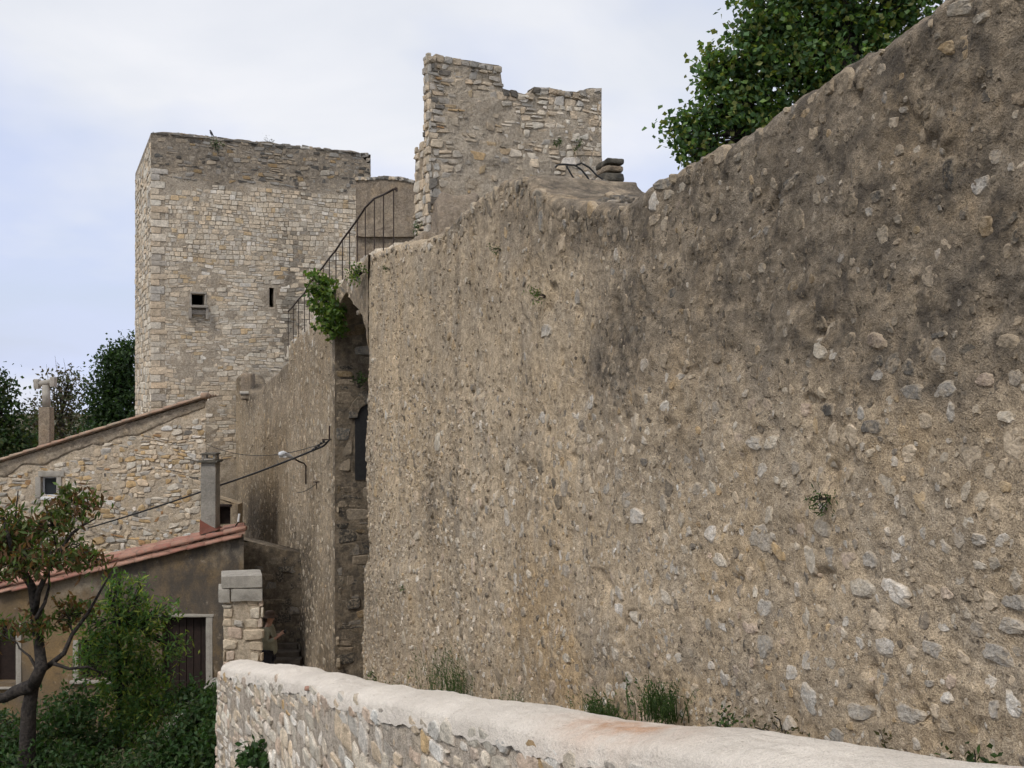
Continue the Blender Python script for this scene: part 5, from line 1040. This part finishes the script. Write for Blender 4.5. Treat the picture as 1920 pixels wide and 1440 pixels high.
# ------------------------------------------------------------------ foliage
def leaves(C_, ln, wd, rng, droop=0.3, cols=((0.05, 0.09, 0.025),), up=0.4):
    """folded diamond leaves at centres C_"""
    C_ = np.asarray(C_); n = len(C_); a = rng.normal(0, 1, (n, 3)); a[:, 2] -= droop; a /= np.linalg.norm(a, axis=1)[:, None]
    nn = rng.normal(0, 1, (n, 3)); nn[:, 2] += up; b = np.cross(a, nn); b /= np.linalg.norm(b, axis=1)[:, None] + 1e-9; nn = np.cross(b, a)
    L = rng.uniform(0.65, 1.25, (n, 1)) * ln; Wd = rng.uniform(0.7, 1.2, (n, 1)) * wd
    V = np.stack([C_ - a * L / 2, C_ - a * L * 0.05 + b * Wd / 2 + nn * Wd * 0.12, C_ + a * L / 2, C_ - a * L * 0.05 - b * Wd / 2 + nn * Wd * 0.12], 1).reshape(-1, 3)
    i = np.arange(n) * 4; Fs = np.concatenate([np.stack([i, i + 1, i + 2], 1), np.stack([i, i + 2, i + 3], 1)])
    cc = np.array(cols)[rng.integers(0, len(cols), n)] * rng.uniform(0.6, 1.4, (n, 1)); return V, Fs.tolist(), np.repeat(cc, 4, 0)
def limb(mb, a, b, r0, r1, rng, wob=0.08, n=7, sides=6):
    a, b = np.asarray(a, float), np.asarray(b, float); L = np.linalg.norm(b - a); t = np.linspace(0, 1, n)[:, None]; P = a + (b - a) * t
    P[1:-1] += rng.normal(0, wob * L / 4, (n - 2, 3)); mb.tube(P, np.linspace(r0, r1, n), sides); return P
def tree(name, label, trunk, clumps, nleaf, ln, wd, cols, seed, cat='tree', group=None, r0=0.2, droop=0.3, tw=22, spread=0.16, branch_r=0.05, bare=(), attach=None, up=0.6):
    """trunk: points; clumps: (centre, radius xyz). Leaves hang on twigs that fill each clump unevenly"""
    rng = np.random.default_rng(seed); trunk = [np.asarray(p, float) for p in trunk]
    T = thing(name, label, cat, trunk[0], group); mb = MB(); mb.tube(trunk, np.linspace(r0, r0 * 0.5, len(trunk)), 9)
    cen = []; tot = sum(np.prod(r) ** (2 / 3) for c, r in clumps)
    for c, r in clumps:
        c, r = np.asarray(c, float), np.asarray(r, float); st = trunk[int(np.argmin([np.linalg.norm(p - c) for p in trunk]))]
        if attach is not None: st = attach[int(np.argmin([np.linalg.norm(p - c) for p in attach]))]
        P = limb(mb, st, c, branch_r, branch_r * 0.4, rng)
        m = max(6, int(nleaf * (np.prod(r) ** (2 / 3)) / tot / tw)); d = rng.normal(0, 1, (m, 3)); d /= np.linalg.norm(d, axis=1)[:, None]
        q = c + d * r * (rng.uniform(0.15, 1.0, (m, 1)) ** 0.45) * (1 + 0.25 * rng.normal(0, 1, (m, 1)))
        for k, p in enumerate(q):
            if k < 26: limb(mb, P[rng.integers(2, len(P))], p, branch_r * 0.35, 0.006, rng, 0.15, 5, 4)
            cen.append(p + rng.normal(0, spread, (tw, 3)) * np.array((1, 1, 0.7)))
    for a, b, rr in bare: limb(mb, a, b, rr, 0.004, rng, 0.12, 6, 4)
    mb.build('trunk', M['bark'], T, True)
    V, Fs, cc = leaves(np.concatenate(cen), ln, wd, rng, droop, cols, up); mesh_obj('crown', V, Fs, M['leaf'], T, False, col=cc); return T
G_LIN = ((0.085, 0.15, 0.05), (0.07, 0.13, 0.055), (0.12, 0.185, 0.05), (0.16, 0.175, 0.05), (0.055, 0.10, 0.042))
def cl(px, py, Yv, rpx, rpy, rd=None): c = pix(px, py, Yv); return (c, (rpx / F * Yv, rd or (rpx + rpy) / 2 / F * Yv, rpy / F * Yv))
LY = 13.0
tree('linden_tree', 'broad leafy tree rising behind the right end of the rampart', [pix(1620, 900, LY), pix(1610, 500, LY), pix(1600, 250, LY), pix(1580, 60, LY), pix(1560, -150, LY)],
     [cl(1290, 255, LY, 42, 40), cl(1345, 200, LY, 48, 60), cl(1330, 130, LY, 26, 40), cl(1400, 120, LY, 60, 70), cl(1430, 40, LY, 60, 60), cl(1410, 210, LY, 60, 55), cl(1480, 130, LY, 70, 70), cl(1520, 40, LY, 80, 70), cl(1600, 60, LY, 70, 70), cl(1680, 10, LY, 60, 60), cl(1500, -80, LY, 120, 80), cl(1640, -100, LY, 130, 80), cl(1560, 150, LY, 80, 70), cl(1750, -60, LY, 80, 70), cl(1320, 290, LY, 50, 25), cl(1470, 250, LY, 80, 60), cl(1600, 240, LY, 100, 70), cl(1720, 130, LY, 100, 80)],
     30000, 0.085, 0.078, G_LIN, 101, r0=0.28, droop=0.5, tw=22, spread=0.105, up=1.0)
TY = 70.0
G_DK = ((0.032, 0.06, 0.022), (0.042, 0.072, 0.024), (0.025, 0.048, 0.022)); G_BR = ((0.07, 0.075, 0.04), (0.085, 0.07, 0.045), (0.055, 0.07, 0.035), (0.10, 0.075, 0.05))
tree('dark_tree', 'dense dark evergreen tree against the left flank of the tower', [pix(225, 1000, TY), pix(225, 850, TY), pix(225, 720, TY)],
     [cl(228, 700, TY, 38, 42), cl(245, 660, TY, 30, 28), cl(205, 745, TY, 38, 45), cl(240, 770, TY, 40, 55), cl(190, 790, TY, 30, 40), cl(215, 680, TY, 22, 28), cl(220, 830, TY, 60, 40)], 12000, 0.30, 0.18, G_DK, 102, r0=0.35, tw=16, spread=0.5)
bare = [(pix(115, 780, 55.0), pix(115 + dx_, 672 + dy_, 55.0), 0.04) for dx_, dy_ in ((-28, 10), (-12, -6), (4, 0), (20, 6), (36, 22), (-40, 40), (44, 40))]
tree('thin_tree', 'half-bare brownish tree behind the tall chimney pipe', [pix(118, 1000, 55), pix(117, 850, 55), pix(115, 770, 55)],
     [cl(115, 735, 55, 34, 36), cl(85, 770, 55, 28, 38), cl(135, 780, 55, 22, 38), cl(105, 810, 55, 40, 30), cl(130, 710, 55, 18, 20), cl(70, 800, 55, 22, 26)], 2000, 0.24, 0.13, G_BR, 103, r0=0.2, tw=8, spread=0.40, branch_r=0.06, bare=bare)
tree('left_tree', 'leafy green tree cut off by the left picture edge beyond the stone house', [pix(-30, 1000, 48), pix(-25, 850, 48), pix(-10, 740, 48)],
     [cl(-8, 730, 48, 22, 42), cl(10, 790, 48, 40, 30), cl(0, 830, 48, 60, 26), cl(40, 830, 48, 34, 26), cl(-30, 760, 48, 50, 50)], 3600, 0.24, 0.15, G_DK + ((0.05, 0.06, 0.02),), 104, r0=0.3, tw=12, spread=0.36)
tree('hedge_tree', 'low tree mass filling the gap behind the stone house ridge', [pix(110, 1000, 62), pix(110, 900, 62), pix(110, 850, 62)],
     [cl(60, 850, 62, 40, 36), cl(110, 850, 62, 40, 34), cl(160, 840, 62, 40, 40), cl(20, 870, 62, 40, 30), cl(-30, 860, 62, 50, 50)], 4500, 0.34, 0.2, G_DK, 105, r0=0.3, tw=12, spread=0.5)
# garden tree with russet leaves
GY = 13.0
GT = ((0.085, 0.105, 0.035), (0.075, 0.12, 0.03), (0.15, 0.08, 0.04), (0.13, 0.07, 0.035), (0.07, 0.10, 0.03))
gb = MB(); att = []
for pts, r0_, r1_ in (([(62, 1285), (78, 1250), (74, 1215), (66, 1150), (60, 1100), (36, 1060), (20, 1020), (4, 970)], 0.10, 0.03), ([(66, 1150), (72, 1110), (90, 1070), (108, 1040), (135, 1000), (155, 985), (180, 972)], 0.05, 0.012), ([(62, 1285), (30, 1296), (10, 1308), (-30, 1312)], 0.11, 0.07), ([(72, 1262), (95, 1245), (120, 1225), (135, 1190), (165, 1150), (190, 1105), (205, 1080)], 0.05, 0.012),
                      ([(100, 1244), (130, 1254), (165, 1250), (190, 1262)], 0.03, 0.012), ([(20, 1020), (24, 1005), (30, 960), (34, 920)], 0.025, 0.008), ([(68, 1160), (84, 1130), (92, 1100), (92, 1060)], 0.035, 0.012), ([(108, 1040), (125, 1035), (160, 1015)], 0.02, 0.008), ([(74, 1262), (55, 1230), (35, 1215)], 0.03, 0.01), ([(108, 1040), (100, 1000), (96, 960)], 0.015, 0.006)):
    P = [pix(a, b, GY + 0.15 * math.sin(i * 1.7 + a)) for i, (a, b) in enumerate(pts)]; gb.tube(P, np.linspace(r0_, r1_, len(P)) * 0.85, 8); att += [P[i] + (P[i + 1] - P[i]) * t for i in range(len(P) - 1) for t in (0, 0.5)]
tg = tree('garden_tree', 'small dark-trunked garden tree with drooping green and russet leaves', [pix(52, 1700, GY), pix(50, 1440, GY), pix(54, 1330, GY), pix(62, 1285, GY), pix(78, 1250, GY)],
     [cl(140, 945, GY - 0.3, 44, 36), cl(95, 985, GY, 46, 34), cl(60, 1020, GY + 0.2, 44, 44), cl(20, 1000, GY, 30, 50), cl(110, 1040, GY - 0.4, 54, 26), cl(165, 1045, GY, 34, 22), cl(45, 1060, GY - 0.3, 40, 30), cl(0, 1060, GY, 34, 34), cl(130, 1150, GY + 0.5, 36, 26), cl(60, 1170, GY, 30, 26), cl(10, 1180, GY + 0.6, 26, 26), cl(-30, 1010, GY, 36, 60)],
     3600, 0.13, 0.044, GT, 106, r0=0.125, droop=1.0, tw=12, spread=0.085, branch_r=0.012, attach=att)
gb.build('branches', M['bark'], tg, True)
# feathery shrub and darker bushes in the garden
def shrub(name, label, clumps, n, ln, wd, cols, seed, spread=0.12, base=None, droop=0.2, tw=14, ht=2.0):
    b = base if base is not None else np.array((clumps[0][0][0], clumps[0][0][1], clumps[0][0][2] - 2.5))
    return tree(name, label, [b, b + np.array((0.02, 0, ht / 2)), b + np.array((0, 0, ht))], clumps, n, ln, wd, cols, seed, 'shrub', None, 0.025 * ht, droop, tw, spread, 0.02)
G_SH = ((0.09, 0.17, 0.045), (0.115, 0.19, 0.05), (0.07, 0.14, 0.045), (0.21, 0.25, 0.05)); FY = 14.5
shrub('feathery_shrub', 'tall feathery green shrub standing before the ochre house door', [cl(222, 1095, FY, 10, 36), cl(205, 1120, FY, 12, 30), cl(262, 1115, FY, 10, 26), cl(165, 1170, FY, 12, 26), cl(310, 1150, FY, 12, 24), cl(330, 1215, FY, 14, 26), cl(160, 1240, FY, 16, 30), cl(215, 1170, FY, 36, 40), cl(250, 1150, FY, 30, 36), cl(230, 1230, FY, 52, 46), cl(280, 1180, FY, 26, 34), cl(235, 1300, FY, 62, 50), cl(280, 1260, FY, 34, 40), cl(190, 1200, FY, 20, 30), cl(300, 1320, FY, 46, 40), cl(240, 1370, FY, 70, 44)], 9500, 0.11, 0.028, G_SH, 201, 0.10)
G_D2 = ((0.035, 0.075, 0.026), (0.045, 0.09, 0.03), (0.055, 0.08, 0.03))
shrub('garden_bush', 'dark rounded bush in the bottom corner under the garden tree', [cl(130, 1340, 14.0, 60, 50), cl(60, 1400, 13.6, 80, 50), cl(160, 1410, 13.8, 70, 46), cl(0, 1430, 13.4, 60, 60), cl(100, 1450, 13.0, 90, 50), cl(-20, 1370, 14.2, 40, 40)], 9000, 0.09, 0.042, G_D2, 202, 0.12)
shrub('garden_bush', 'dark bush hugging the foot of the parapet end', [cl(380, 1360, 13.6, 44, 54), cl(410, 1400, 12.9, 36, 60), cl(340, 1400, 13.5, 60, 44), cl(300, 1450, 13.2, 90, 44), cl(400, 1320, 14.3, 20, 30), cl(360, 1310, 14.3, 24, 26)], 9000, 0.09, 0.045, G_D2, 203, 0.11)
pb = parm(np.array(PLn - 2.2), CZ - 3.9, 0.30)
shrub('elder_sprig', 'leafy sprig sprouting beside the parapet face at the bottom edge', [cl(492, 1418, pb[1] - 0.1, 26, 16), cl(470, 1420, pb[1], 22, 14), cl(510, 1435, pb[1] - 0.2, 20, 18), cl(500, 1395, pb[1], 8, 14)], 420, 0.10, 0.045, ((0.04, 0.08, 0.03), (0.055, 0.10, 0.04)), 204, 0.05, base=pix(492, 1560, pb[1]), tw=8, ht=0.6)

# ------------------------------------------------------------------ plants growing on the walls
def tuft(name, label, p, h, n, kind, cols, seed, out=(-0.6, -0.8, 0), group=None):
    rng = np.random.default_rng(seed); p = np.asarray(p, float); out = np.asarray(out, float); T = thing(name, label, 'plant', p, group)
    if kind == 'grass':
        mb = MB(); V = []; Fs = []; cc = []
        for i in range(n):
            b = p + rng.normal(0, h * 0.28, 3) * np.array((1, 1, 0.1)); d = np.array((rng.normal(0, 0.22), rng.normal(0, 0.22), 1.0)) + 0.08 * out; L = h * rng.uniform(0.45, 1.05); w = rng.uniform(0.002, 0.0042)
            mid = b + d * L * 0.55; tip = b + d * L + np.array((rng.normal(0, 0.1), rng.normal(0, 0.1), -0.03)) * L; sx = np.array((w, 0, 0)); o = len(V)
            V += [b - sx, b + sx, mid + sx * 0.8, mid - sx * 0.8, tip]; Fs += [(o, o + 1, o + 2, o + 3), (o + 3, o + 2, o + 4)]; cc += [np.array(cols[rng.integers(len(cols))]) * rng.uniform(0.7, 1.3)] * 5
            for t in np.linspace(0.15, 0.97, 16):      # small side leaves
                q = b + (tip - b) * t; e = rng.normal(0, 1, 3); e /= np.linalg.norm(e); l = min(L * 0.07, 0.03); o = len(V); V += [q, q + e * l + np.array((w, 0, w)), q + e * l * 1.6 + np.array((0, 0, l * 0.5)), q + e * l - np.array((w, 0, w))]; Fs += [(o, o + 1, o + 2, o + 3)]; cc += [np.array(cols[rng.integers(len(cols))]) * rng.uniform(0.8, 1.4)] * 4
        mesh_obj('blades', V, Fs, M['leaf'], T, False, col=np.array(cc))
    else:
        m = max(4, n // 9); d = rng.normal(0, 1, (m, 3)); d /= np.linalg.norm(d, axis=1)[:, None]; tw = p + out * h * 0.35 + d * h * 0.5 * rng.uniform(0.3, 1, (m, 1)) + np.array((0, 0, h * 0.05)); mb = MB()
        for t in tw: mb.tube([p - out * 0.05, (p + t) / 2 + rng.normal(0, h * 0.06, 3), t], [h * 0.02, h * 0.013, 0.003], 4)
        mb.build('stems', M['bark'], T); V, Fs, cc = leaves(np.concatenate([t + rng.normal(0, h * 0.13, (9, 3)) for t in tw]), kind[0], kind[1], rng, 0.3, cols); mesh_obj('leaves', V, Fs, M['leaf'], T, False, col=cc)
    return T
G_BRT = ((0.10, 0.16, 0.03), (0.085, 0.14, 0.035), (0.13, 0.17, 0.035), (0.06, 0.11, 0.03)); G_TU = ((0.045, 0.08, 0.025), (0.06, 0.095, 0.03), (0.035, 0.06, 0.02))
def onwall(px, py, d=0.05): s, z = near_sz(px, py); return near_map(s, z, d)
p = far_map(*far_sz(628, 585), 0.05)
tree('fig_bush', 'bright green fig bush hanging over the rampart edge left of the recess', [p + np.array((0.1, 0.1, -0.15)), p, p + np.array((-0.1, -0.1, 0.15))],
     [cl(610, 540, p[1] - 0.3, 24, 20), cl(598, 570, p[1] - 0.3, 18, 24), cl(620, 575, p[1] - 0.4, 26, 26), cl(612, 605, p[1] - 0.5, 24, 20), cl(632, 595, p[1] - 0.5, 14, 20), cl(596, 525, p[1] - 0.2, 12, 12), cl(640, 545, p[1] - 0.2, 16, 10), cl(588, 548, p[1] - 0.3, 8, 18), cl(622, 622, p[1] - 0.5, 10, 14), cl(640, 618, p[1] - 0.5, 7, 18)], 1250, 0.12, 0.085, G_BRT, 301, 'plant', None, 0.02, 0.4, 9, 0.07, 0.012)
tuft('wall_bush', 'light green bush under the railing above the dark recess', pix(676, 512, 19.5), 0.42, 170, (0.075, 0.04), G_BRT, 302)
tuft('wall_grass', 'grassy weed on the walkway beside the turret foot', pix(790, 432, 15.5), 0.22, 60, (0.06, 0.02), G_TU, 303)
for i, (px, py, h, lb) in enumerate([(1022, 556, 0.16, 'bright green sprig high on the rampart face'), (1556, 936, 0.13, 'dark green spiky tuft alone on the right of the rampart face'), (779, 1106, 0.26, 'hanging green tuft upper of the two near the recess foot'), (727, 1132, 0.26, 'hanging green tuft lower of the two near the recess foot'), (730, 505, 0.14, 'tiny green tuft just right of the wall bush'), (938, 468, 0.12, 'tiny dark tuft below the rampart crest')]):
    tuft('wall_tuft', lb, onwall(px, py, 0.03), h, 90, (h * 0.28, h * 0.07), G_TU if i else G_BRT, 310 + i, (-0.9, -0.3, -0.1))
for i, (px, py, lb) in enumerate([(1040, 272, 'small green weed left of the pair on the turret face'), (1080, 274, 'small green weed right of the pair on the turret face')]):
    tuft('turret_weed', lb, umap(*u_uv(px, py), 0.05), 0.24, 80, (0.07, 0.02), G_TU, 330 + i, (0.3, -0.8, 0))
tuft('tower_weed', 'spindly weed growing on the tower top', tmap(*((lambda r: ((15.2 + r * 42) / (0.909 - r * 0.417), TZ))((503 - 960) / F)), -0.1), 0.55, 60, (0.09, 0.03), ((0.06, 0.06, 0.05), (0.08, 0.07, 0.06)), 340, (0, 0, 0.6))
tuft('tower_weed', 'dark green weed clump hanging under the tower top edge', tmap(2.6, TZ - 0.3, 0.05), 0.6, 120, (0.09, 0.04), G_D2, 341, (0.4, -0.9, -0.2))
tuft('recess_fern', 'small green fern clump inside the recess above the slit', end_map(0.5, CZ + 0.1, 0.1), 0.4, 90, (0.09, 0.03), G_TU, 342, (0, -0.8, 0))
# weeds along the foot of the rampart, seen over the coping
def foot(px): s = wS(px); return s, wY(px)
for i, (px, ytop, h, n, kd, lb) in enumerate([(870, 1215, 0.78, 110, 'grass', 'tall feathery grass clump at the rampart foot behind the coping'), (725, 1258, 0.3, 90, (0.08, 0.02), 'low green tuft behind the far end of the coping'), (988, 1290, 0.35, 22, 'grass', 'thin single grass sprig behind the coping'), (1165, 1300, 0.30, 110, 'grass', 'dark green bushy weed left of the upright spurge'),
                                            (1280, 1275, 0.26, 90, 'grass', 'dark upright spurge-like weed behind the coping'), (1410, 1335, 0.24, 150, (0.035, 0.018), 'low dark weed with yellow flower behind the coping'), (1515, 1320, 0.30, 120, (0.03, 0.015), 'straggly brownish weed at the rampart foot'), (1720, 1380, 0.20, 80, (0.03, 0.015), 'dry brown straggly weed near the right picture edge'), (1890, 1400, 0.2, 110, (0.04, 0.02), 'green weed in the bottom right corner by the rampart')]):
    s, Yw = foot(px); zt_ = CZ + (720 - ytop) / F * Yw; p = near_map(s, zt_ - h * (0.95 if kd == 'grass' else 0.5), 0.16)
    T = tuft('foot_weed', lb, p, h, n, kd, G_TU if i not in (6, 7) else ((0.09, 0.075, 0.045), (0.06, 0.06, 0.03)), 350 + i, (-0.3, -0.2, 0.2))
    if kd == 'grass' or True:      # rooted: a clod at the wall foot carrying the plant
        V, Fs = rough_box(p + np.array((-0.12, -0.12, -1.0)), p + np.array((0.16, 0.12, 0.01)), (3, 3, 6), 0.03, 4, 0.05); mesh_obj('root_clod', V, Fs, M['wall'], T)
rng = np.random.default_rng(77); pts = []
for _ in range(900):
    s = rng.uniform(3.5, 17.5); Yw = 19.6 - s * math.cos(TH); dns = 0.5 + 0.5 * n1(s, 0, 1.3, 4.0) * 2
    if rng.random() > dns: continue
    c = near_map(s, float(lane_z(Yw)) + rng.uniform(0.0, 0.45) * rng.random() * (0.4 + dns), rng.uniform(0.05, 0.45)); pts.append(c + rng.normal(0, 0.05, (7, 3)))
V, Fs, cc = leaves(np.concatenate(pts), 0.07, 0.02, rng, -0.6, ((0.06, 0.09, 0.03), (0.09, 0.10, 0.04), (0.12, 0.10, 0.06), (0.045, 0.07, 0.025)))
setprops(mesh_obj('weeds', V, Fs, M['leaf'], None, False, col=cc), 'low mixed weeds growing along the foot of the rampart', 'weeds', None, 'stuff')
# ivy stripe on the shaded far wall
tuft('ivy_patch', 'dark narrow ivy hanging on the shaded rampart right of the gate pier', low_map(*low_sz(495, 1085), 0.05), 1.3, 220, (0.12, 0.09), G_D2, 360, (-0.3, -0.2, 0))
# bird
bp = tmap(((15.2 + (397 - 960) / F * 42) / (0.909 - (397 - 960) / F * 0.417)), TZ + 0.02, -0.05); BD = thing('perched_bird', 'small dark bird perched on the tower top edge', 'bird', bp)
MB().tube([bp + np.array(q) for q in ((0.10, 0, 0.02), (0.05, 0, 0.07), (0.0, 0, 0.13), (-0.03, 0, 0.20), (-0.04, 0, 0.245), (-0.06, 0, 0.27), (-0.075, 0, 0.262), (-0.11, 0, 0.255))], [0.01, 0.03, 0.055, 0.05, 0.034, 0.032, 0.02, 0.003], 8).build('body', M['bird'], BD, True)
for yy in (-0.02, 0.02): MB().tube([bp + np.array((0, yy, 0.10)), bp + np.array((-0.005, yy, 0.0))], 0.006, 5).build('leg', M['bird'], BD)

# ------------------------------------------------------------------ person in the lane
def skin_obj(name, pts, edges, root, mat, parent, base, sub=2):
    """pts: name -> ((x,y,z), radius)"""
    ks = list(pts); me = bpy.data.meshes.new(name); me.from_pydata([tuple(pts[q][0]) for q in ks], [(ks.index(a), ks.index(b)) for a, b in edges], [])
    o = bpy.data.objects.new(name, me); C.objects.link(o); o.location = np.asarray(base) - (wloc(parent) if parent else 0); o.parent = parent
    o.modifiers.new('skin', 'SKIN'); ss_ = o.modifiers.new('sub', 'SUBSURF'); ss_.levels = sub; ss_.render_levels = sub; o.modifiers['skin'].use_smooth_shade = True
    if not me.skin_vertices: 
        bpy.context.view_layer.objects.active = o; bpy.ops.mesh.customdata_skin_add()
    for i, q in enumerate(ks):
        r = pts[q][1]; v = me.skin_vertices[0].data[i]; v.radius = (r, r) if isinstance(r, float) else r; v.use_root = (q == root)
    me.materials.append(M[mat]); return o
PY_ = 20.95; base = np.array([pix(502.5, 0, PY_)[0], PY_, float(lane_z(PY_)) + 0.02])
PE = thing('person', 'person in brown hat and loose pale shirt half hidden behind the gate pier', 'person', base)
P_ = dict(pel=((0, 0, 0.93), 0.135), sp=((0.0, 0, 1.13), 0.12), ch=((0.0, 0, 1.32), 0.14), nk=((0.02, 0, 1.475), 0.055), hb=((0.045, 0, 1.56), 0.075), hd=((0.045, 0, 1.63), 0.088), ht=((0.03, 0, 1.70), 0.06), nose=((0.135, 0, 1.595), 0.014), chin=((0.085, 0, 1.525), 0.04))
E_ = [('pel', 'sp'), ('sp', 'ch'), ('ch', 'nk'), ('nk', 'hb'), ('hb', 'hd'), ('hd', 'ht'), ('hb', 'nose'), ('hb', 'chin')]
for q, sg in (('l', 1), ('r', -1)):
    P_.update({q + 'sh': ((-0.01, sg * 0.175, 1.39), 0.062), q + 'el': ((0.03, sg * 0.225, 1.13), 0.044), q + 'wr': ((0.24, sg * 0.13, 1.24), 0.028), q + 'pa': ((0.29, sg * 0.10, 1.285), 0.034),
               q + 'hp': ((0, sg * 0.095, 0.88), 0.095), q + 'kn': ((0.03, sg * 0.105, 0.49), 0.058), q + 'an': ((-0.01, sg * 0.11, 0.09), 0.04), q + 'to': ((0.15, sg * 0.13, 0.04), 0.036)})
    E_ += [('ch', q + 'sh'), (q + 'sh', q + 'el'), (q + 'el', q + 'wr'), (q + 'wr', q + 'pa'), ('pel', q + 'hp'), (q + 'hp', q + 'kn'), (q + 'kn', q + 'an'), (q + 'an', q + 'to')]
    for k_, (dy, ln_) in enumerate(((0.027, 0.075), (0.009, 0.085), (-0.009, 0.08), (-0.026, 0.062))):
        P_[q + 'f%d' % k_] = ((0.335, sg * (0.10 - dy), 1.315), 0.0095); P_[q + 'g%d' % k_] = ((0.335 + ln_ * 0.35, sg * (0.085 - dy), 1.315 - ln_ * 0.35), 0.008); E_ += [(q + 'pa', q + 'f%d' % k_), (q + 'f%d' % k_, q + 'g%d' % k_)]
    P_[q + 't0'] = ((0.275, sg * 0.06, 1.315), 0.011); P_[q + 't1'] = ((0.31, sg * 0.045, 1.335), 0.009); E_ += [(q + 'pa', q + 't0'), (q + 't0', q + 't1')]
skin_obj('body', P_, E_, 'pel', 'skin', PE, base)
Q = dict(hem=((0.01, 0, 0.80), (0.19, 0.23)), w=((0.01, 0, 1.0), (0.17, 0.20)), c=((0.0, 0, 1.28), (0.165, 0.20)), n=((0.012, 0, 1.44), 0.085)); E2 = [('hem', 'w'), ('w', 'c'), ('c', 'n')]
for q, sg in (('l', 1), ('r', -1)): Q.update({q + 's': ((-0.01, sg * 0.18, 1.385), 0.085), q + 'e': ((0.03, sg * 0.23, 1.13), 0.07), q + 'f': ((0.18, sg * 0.16, 1.205), 0.05)}); E2 += [('c', q + 's'), (q + 's', q + 'e'), (q + 'e', q + 'f')]
skin_obj('shirt', Q, E2, 'c', 'shirt', PE, base)
Q = dict(p=((0, 0, 0.92), 0.15)); E2 = []
for q, sg in (('l', 1), ('r', -1)): Q.update({q + 'h': ((0, sg * 0.1, 0.86), 0.115), q + 'k': ((0.03, sg * 0.11, 0.49), 0.08), q + 'a': ((-0.01, sg * 0.115, 0.07), 0.07)}); E2 += [('p', q + 'h'), (q + 'h', q + 'k'), (q + 'k', q + 'a')]
skin_obj('trousers', Q, E2, 'p', 'trousers', PE, base)
mb = MB(); n = 20; V = []; rings = [(0.155, 1.645), (0.15, 1.655), (0.10, 1.665), (0.098, 1.70), (0.085, 1.755), (0.04, 1.775), (0.002, 1.777)]
for r, z in rings: V += [base + np.array((0.04 + r * math.cos(2 * math.pi * k / n) * 1.08, r * math.sin(2 * math.pi * k / n), z - 0.015)) for k in range(n)]
mb.add(V, [(i * n + k, i * n + (k + 1) % n, (i + 1) * n + (k + 1) % n, (i + 1) * n + k) for i in range(len(rings) - 1) for k in range(n)]); mb.build('hat', M['hat'], PE, True)
V, Fs = rough_box(base + np.array((-0.10, -0.075, 1.53)), base + np.array((0.02, 0.075, 1.65)), 4, 0.008, 30, 0.05); mesh_obj('hair', V, Fs, M['dark_wood'], PE)
V, Fs = rough_box(base + np.array((0.335, -0.07, 1.275)), base + np.array((0.375, 0.07, 1.35)), 3, 0, 1, 0.01); setprops(mesh_obj('camera', V, Fs, M['cable'], None), 'small black compact camera held up by the person', 'camera', None, 'thing')
